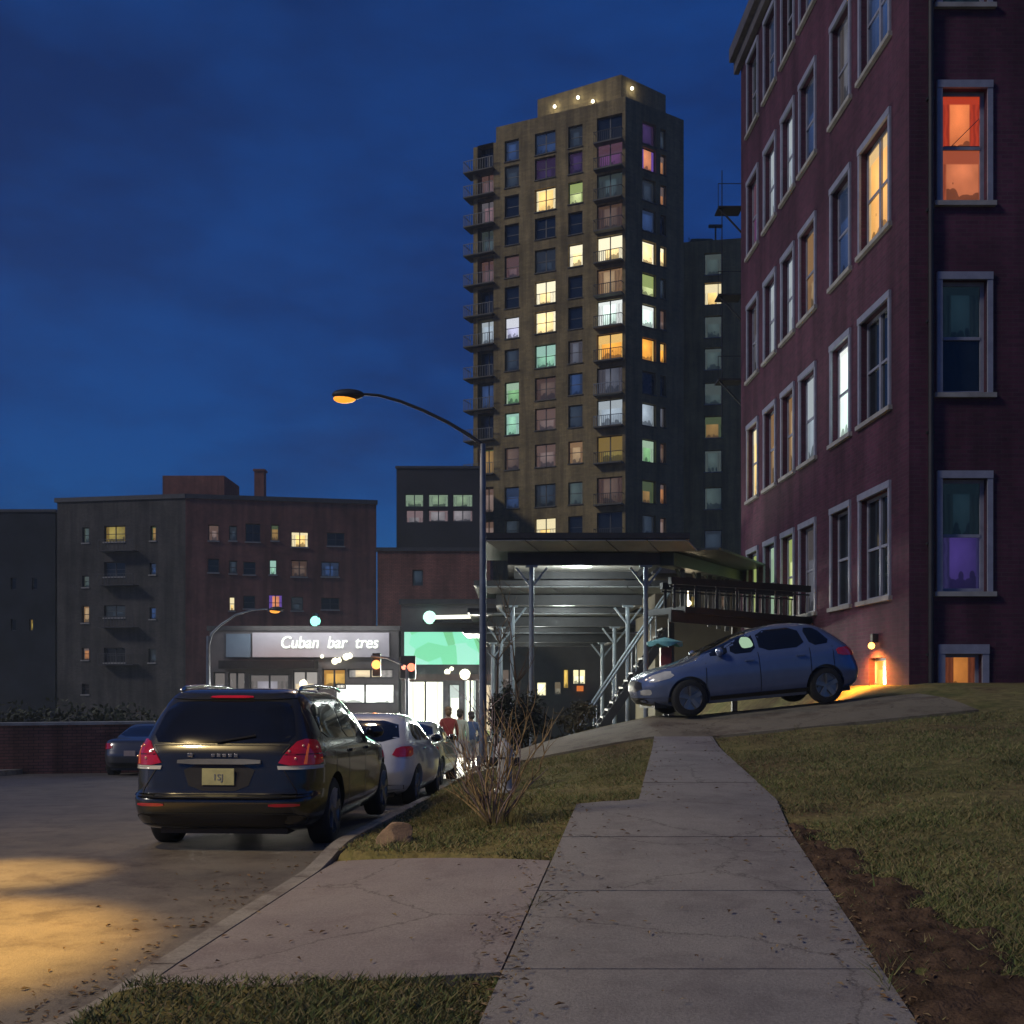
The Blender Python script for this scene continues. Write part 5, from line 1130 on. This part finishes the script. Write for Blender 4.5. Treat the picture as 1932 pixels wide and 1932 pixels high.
for k in range(12): t = k/11; mb.bar((-21+10.5*t, 28+3.2*t, -1), (-21+10.5*t+random.gauss(0, .1), 28+3.2*t, .4), .05)
obj('stem', mb, M['wood'], hd_, world=True)
def bush(label, px, Y, h, w, m, n=1500):
    x = WX(px, Y); g = Hh(x, Y); t = thing('evergreen_shrub', label, 'shrub', (x, Y, g-.05)); mb = MB()
    for k in range(16): a = random.random()*6.28; q = random.random(); leafball(mb, (math.cos(a)*w*.5*(1-q*.6), math.sin(a)*w*.5*(1-q*.6), .15+q*(h-.25)), (w*.32, w*.32, h*.16), n//16, .05)
    obj('foliage', mb, m, t); mb = MB()
    for k in range(5): branch(mb, (0, 0, 0), (random.gauss(0, .3), random.gauss(0, .3), 1), h*.85, .025, 5)
    obj('stem', mb, M['wood'], t, True)
bush('dark green shrub below the canopy, right of the street lamp', 1000, 22.2, 1.5, .75, leafm)
bush('olive green shrub at the foot of the stair, left of the hatchback', 1085, 22.6, 1.15, .95, leaf2)
bush('tall narrow dark shrub beside the street lamp pole', 950, 22.0, 1.7, .5, leafm)
def sapling(label, px, Y, h):
    x = WX(px, Y); t = thing('bare_sapling', label, 'tree', (x, Y, Hh(x, Y)-.1)); mb = MB(); P = branch(mb, (0, 0, 0), (random.gauss(0, .05), 0, 1), h, .045, 9, .05); obj('trunk', mb, M['wood'], t, True); mb = MB()
    for k in range(16):
        b = P[random.randint(3, 9)]; a = random.random()*6.28; Q = branch(mb, b, (math.cos(a), math.sin(a), 1.3), h*random.uniform(.15, .32), .014, 5, .12)
        for _ in range(2): branch(mb, Q[random.randint(1, 4)], (random.gauss(0, 1), random.gauss(0, 1), .8), h*.1, .006, 3, .1)
    obj('crown', mb, M['wood'], t, True)
sapling('thin bare sapling just right of the tall street lamp', 935, 23.5, 3.4); sapling('bare sapling in front of the nearest canopy post', 985, 24, 3.9)

# little red cabinet under a scalloped teal canopy
kx, ky = WX(1254, 23.6), 23.6; kz = Hh(kx, ky)
ks = thing('parasol_stand', 'red cabinet under a scalloped teal canopy, left of the hatchback bonnet', 'stand', (kx, ky, kz)); teal = plain('teal_canvas', (.14, .40, .42), .7, 0, .25, 5)
ztop_ = WZ(1207, 23.6)-kz; mb = MB(); n = 12; Rr = .40
for k in range(n*4):
    a0, a1 = 2*math.pi*k/(n*4), 2*math.pi*(k+1)/(n*4); s0, s1 = abs(math.sin(a0*n/4))*.07, abs(math.sin(a1*n/4))*.07
    P0, P1 = (math.cos(a0)*Rr, math.sin(a0)*Rr, ztop_-.05), (math.cos(a1)*Rr, math.sin(a1)*Rr, ztop_-.05)
    mb.face([P0, P1, (0, 0, ztop_+.06)]); mb.quad((P0[0], P0[1], P0[2]-.04-s0), (P1[0], P1[1], P1[2]-.04-s1), P1, P0)
obj('canopy', mb, teal, ks); mb = MB(); mb.tube([(0, 0, 0), (0, 0, ztop_)], .02, 8); obj('pole', mb, M['steel'], ks, True)
mb = MB(); mb.box((.02, .0, ztop_-.42), (.24, .22, .50)); obj('cabinet', mb, plain('red_box', (.20, .035, .03), .5), ks, bevel=.01); mb = MB(); mb.box((.02, 0, (ztop_-.67)/2), (.10, .10, max(.1, ztop_-.68))); obj('stand_leg', mb, M['dark_metal'], ks)

# people crossing near the shops
def person(label, x, y, yaw, h, top, leg, hair, stride=.22, arm=.18, skin=(.45, .28, .20)):
    t = thing('person', label, 'person', (x, y, zs(y)), (0, 0, R(yaw)), 'people by the green sign shop'); k = h/1.75
    J = {'pel': (0, 0, .95, .135), 'wai': (0, .01, 1.10, .125), 'che': (0, .0, 1.30, .15), 'nek': (0, .01, 1.48, .055), 'hd': (0, .03, 1.57, .085), 'hd2': (0, .025, 1.69, .085)}
    E = [('pel', 'wai'), ('wai', 'che'), ('che', 'nek'), ('nek', 'hd'), ('hd', 'hd2')]
    for s, n in ((-1, 'l'), (1, 'r')):
        f = s*stride
        J['hip'+n] = (s*.09, 0, .90, .095); J['kn'+n] = (s*.095, f*.55+.03, .50, .062); J['an'+n] = (s*.095, f*.9-.03, .09, .042); J['to'+n] = (s*.105, f*.9+.13, .045, .035)
        J['sh'+n] = (s*.18, 0, 1.40, .062); J['el'+n] = (s*.245, -f*arm*2-.03, 1.14, .043); J['wr'+n] = (s*.25, -f*arm*3+.07, .92, .03); J['ha'+n] = (s*.25, -f*arm*3+.11, .84, .035)
        E += [('pel', 'hip'+n), ('hip'+n, 'kn'+n), ('kn'+n, 'an'+n), ('an'+n, 'to'+n), ('che', 'sh'+n), ('sh'+n, 'el'+n), ('el'+n, 'wr'+n), ('wr'+n, 'ha'+n)]
    def skinned(name, J, E, mats, zf, root0, parent):
        K = list(J); me = bpy.data.meshes.new(name); me.from_pydata([tuple(c*k for c in J[q][:3]) for q in K], [(K.index(a), K.index(b)) for a, b in E], [])
        o = bpy.data.objects.new(name, me); COL.objects.link(o); md = o.modifiers.new('skin', 'SKIN'); md.use_smooth_shade = True; o.modifiers.new('sub', 'SUBSURF').levels = 2
        o.modifiers['sub'].render_levels = 2
        for i, q in enumerate(K): me.skin_vertices[0].data[i].radius = (J[q][3]*k,)*2; me.skin_vertices[0].data[i].use_root = q == root0
        bpy.context.view_layer.update(); m2 = bpy.data.meshes.new_from_object(o.evaluated_get(bpy.context.evaluated_depsgraph_get())); bpy.data.objects.remove(o)
        m2.materials.clear()
        for m in mats: m2.materials.append(m)
        for p in m2.polygons: p.material_index = zf(p.center/k); p.use_smooth = True
        o = bpy.data.objects.new(name, m2); COL.objects.link(o); o.parent = parent; return o
    sk = plain('skin', skin, .6); tp = plain('jacket', top, .8); lg = plain('trousers', leg, .8); sh = plain('shoe', (.03, .03, .03), .6)
    def zf(c):
        if c.z > 1.475: return 0
        if c.z < .875 and abs(c.x) > .19: return 0
        if c.z > .93 or abs(c.x) > .20: return 1
        return 3 if c.z < .075 else 2
    skinned('body', J, E, [sk, tp, lg, sh], zf, 'pel', t)
    mb = MB(); mb.ball((0, .0, 1.70*k), .108*k, 14, sc=(.92, 1, .82)); mb.ball((0, -.05*k, 1.62*k), .09*k, 12); obj('hair', mb, plain('hair', hair, .8), t, True)
    mb = MB(); mb.ball((0, .118*k, 1.60*k), .018*k, 8); 
    for s in (-1, 1): mb.ball((s*.036*k, .105*k, 1.635*k), .012*k, 8)
    obj('face', mb, sk, t, True)
person('person in a pale jacket and white trousers walking toward the green sign shop', WX(868, 29.5), 29.5, -12, 1.74, (.42, .45, .36), (.50, .50, .52), (.05, .04, .03))
person('person in a red top and dark trousers walking beside the pale green sedan', WX(846, 28.6), 28.6, 8, 1.78, (.30, .04, .035), (.05, .05, .07), (.20, .12, .06), -.2)
person('person in a blue coat and grey trousers standing right of the other walkers', WX(889, 30.5), 30.5, 25, 1.70, (.06, .09, .20), (.22, .22, .24), (.04, .03, .03), .08)
# flower stall before the lit shop
fx_, fy_ = WX(892, 37), 37.0
fs = thing('flower_stall', 'small stall of bright flowers in front of the lit shop window', 'flower stall', (fx_, fy_, zs(fy_)+.0)); mb = MB(); mb.box((0, 0, .78), (1.3, .6, .05))
for s in (-1, 1):
    for q in (-1, 1): mb.box((s*.6, q*.25, .38), (.05, .05, .75))
obj('table', mb, M['wood'], fs)
for k, c in enumerate(((.6, .62, .25), (.10, .45, .22), (.35, .10, .30), (.65, .55, .4), (.12, .18, .40), (.5, .55, .2))):
    mb = MB(); x = -.5+.2*k; leafball(mb, (x, random.uniform(-.1, .1), 1.05), (.13, .12, .16), 90, .05); fo = obj('bouquet', mb, plain('petals', c, .7, var=.3, scale=8), fs)
    q = MB(); q.lathe([(.07, 0), (.09, .18)], (x, 0, .806), 'Z', 12); b = obj('bucket', q, M['steel'], None); b.parent = fo

# ------------------------------------------------------------------ the evening air
def haze():
    mb = MB(); mb.box((0, 75, 30), (330, 190, 74)); m = bpy.data.materials.new('evening_haze'); m.use_nodes = True; t = m.node_tree; t.nodes.clear()
    v = t.nodes.new('ShaderNodeVolumePrincipled'); v.inputs['Color'].default_value = (.72, .84, 1.0, 1); v.inputs['Density'].default_value = .0006; v.inputs['Anisotropy'].default_value = .2
    o = t.nodes.new('ShaderNodeOutputMaterial'); t.links.new(v.outputs[0], o.inputs['Volume']); h = obj('haze', mb, m); h['kind'] = 'stuff'
haze()
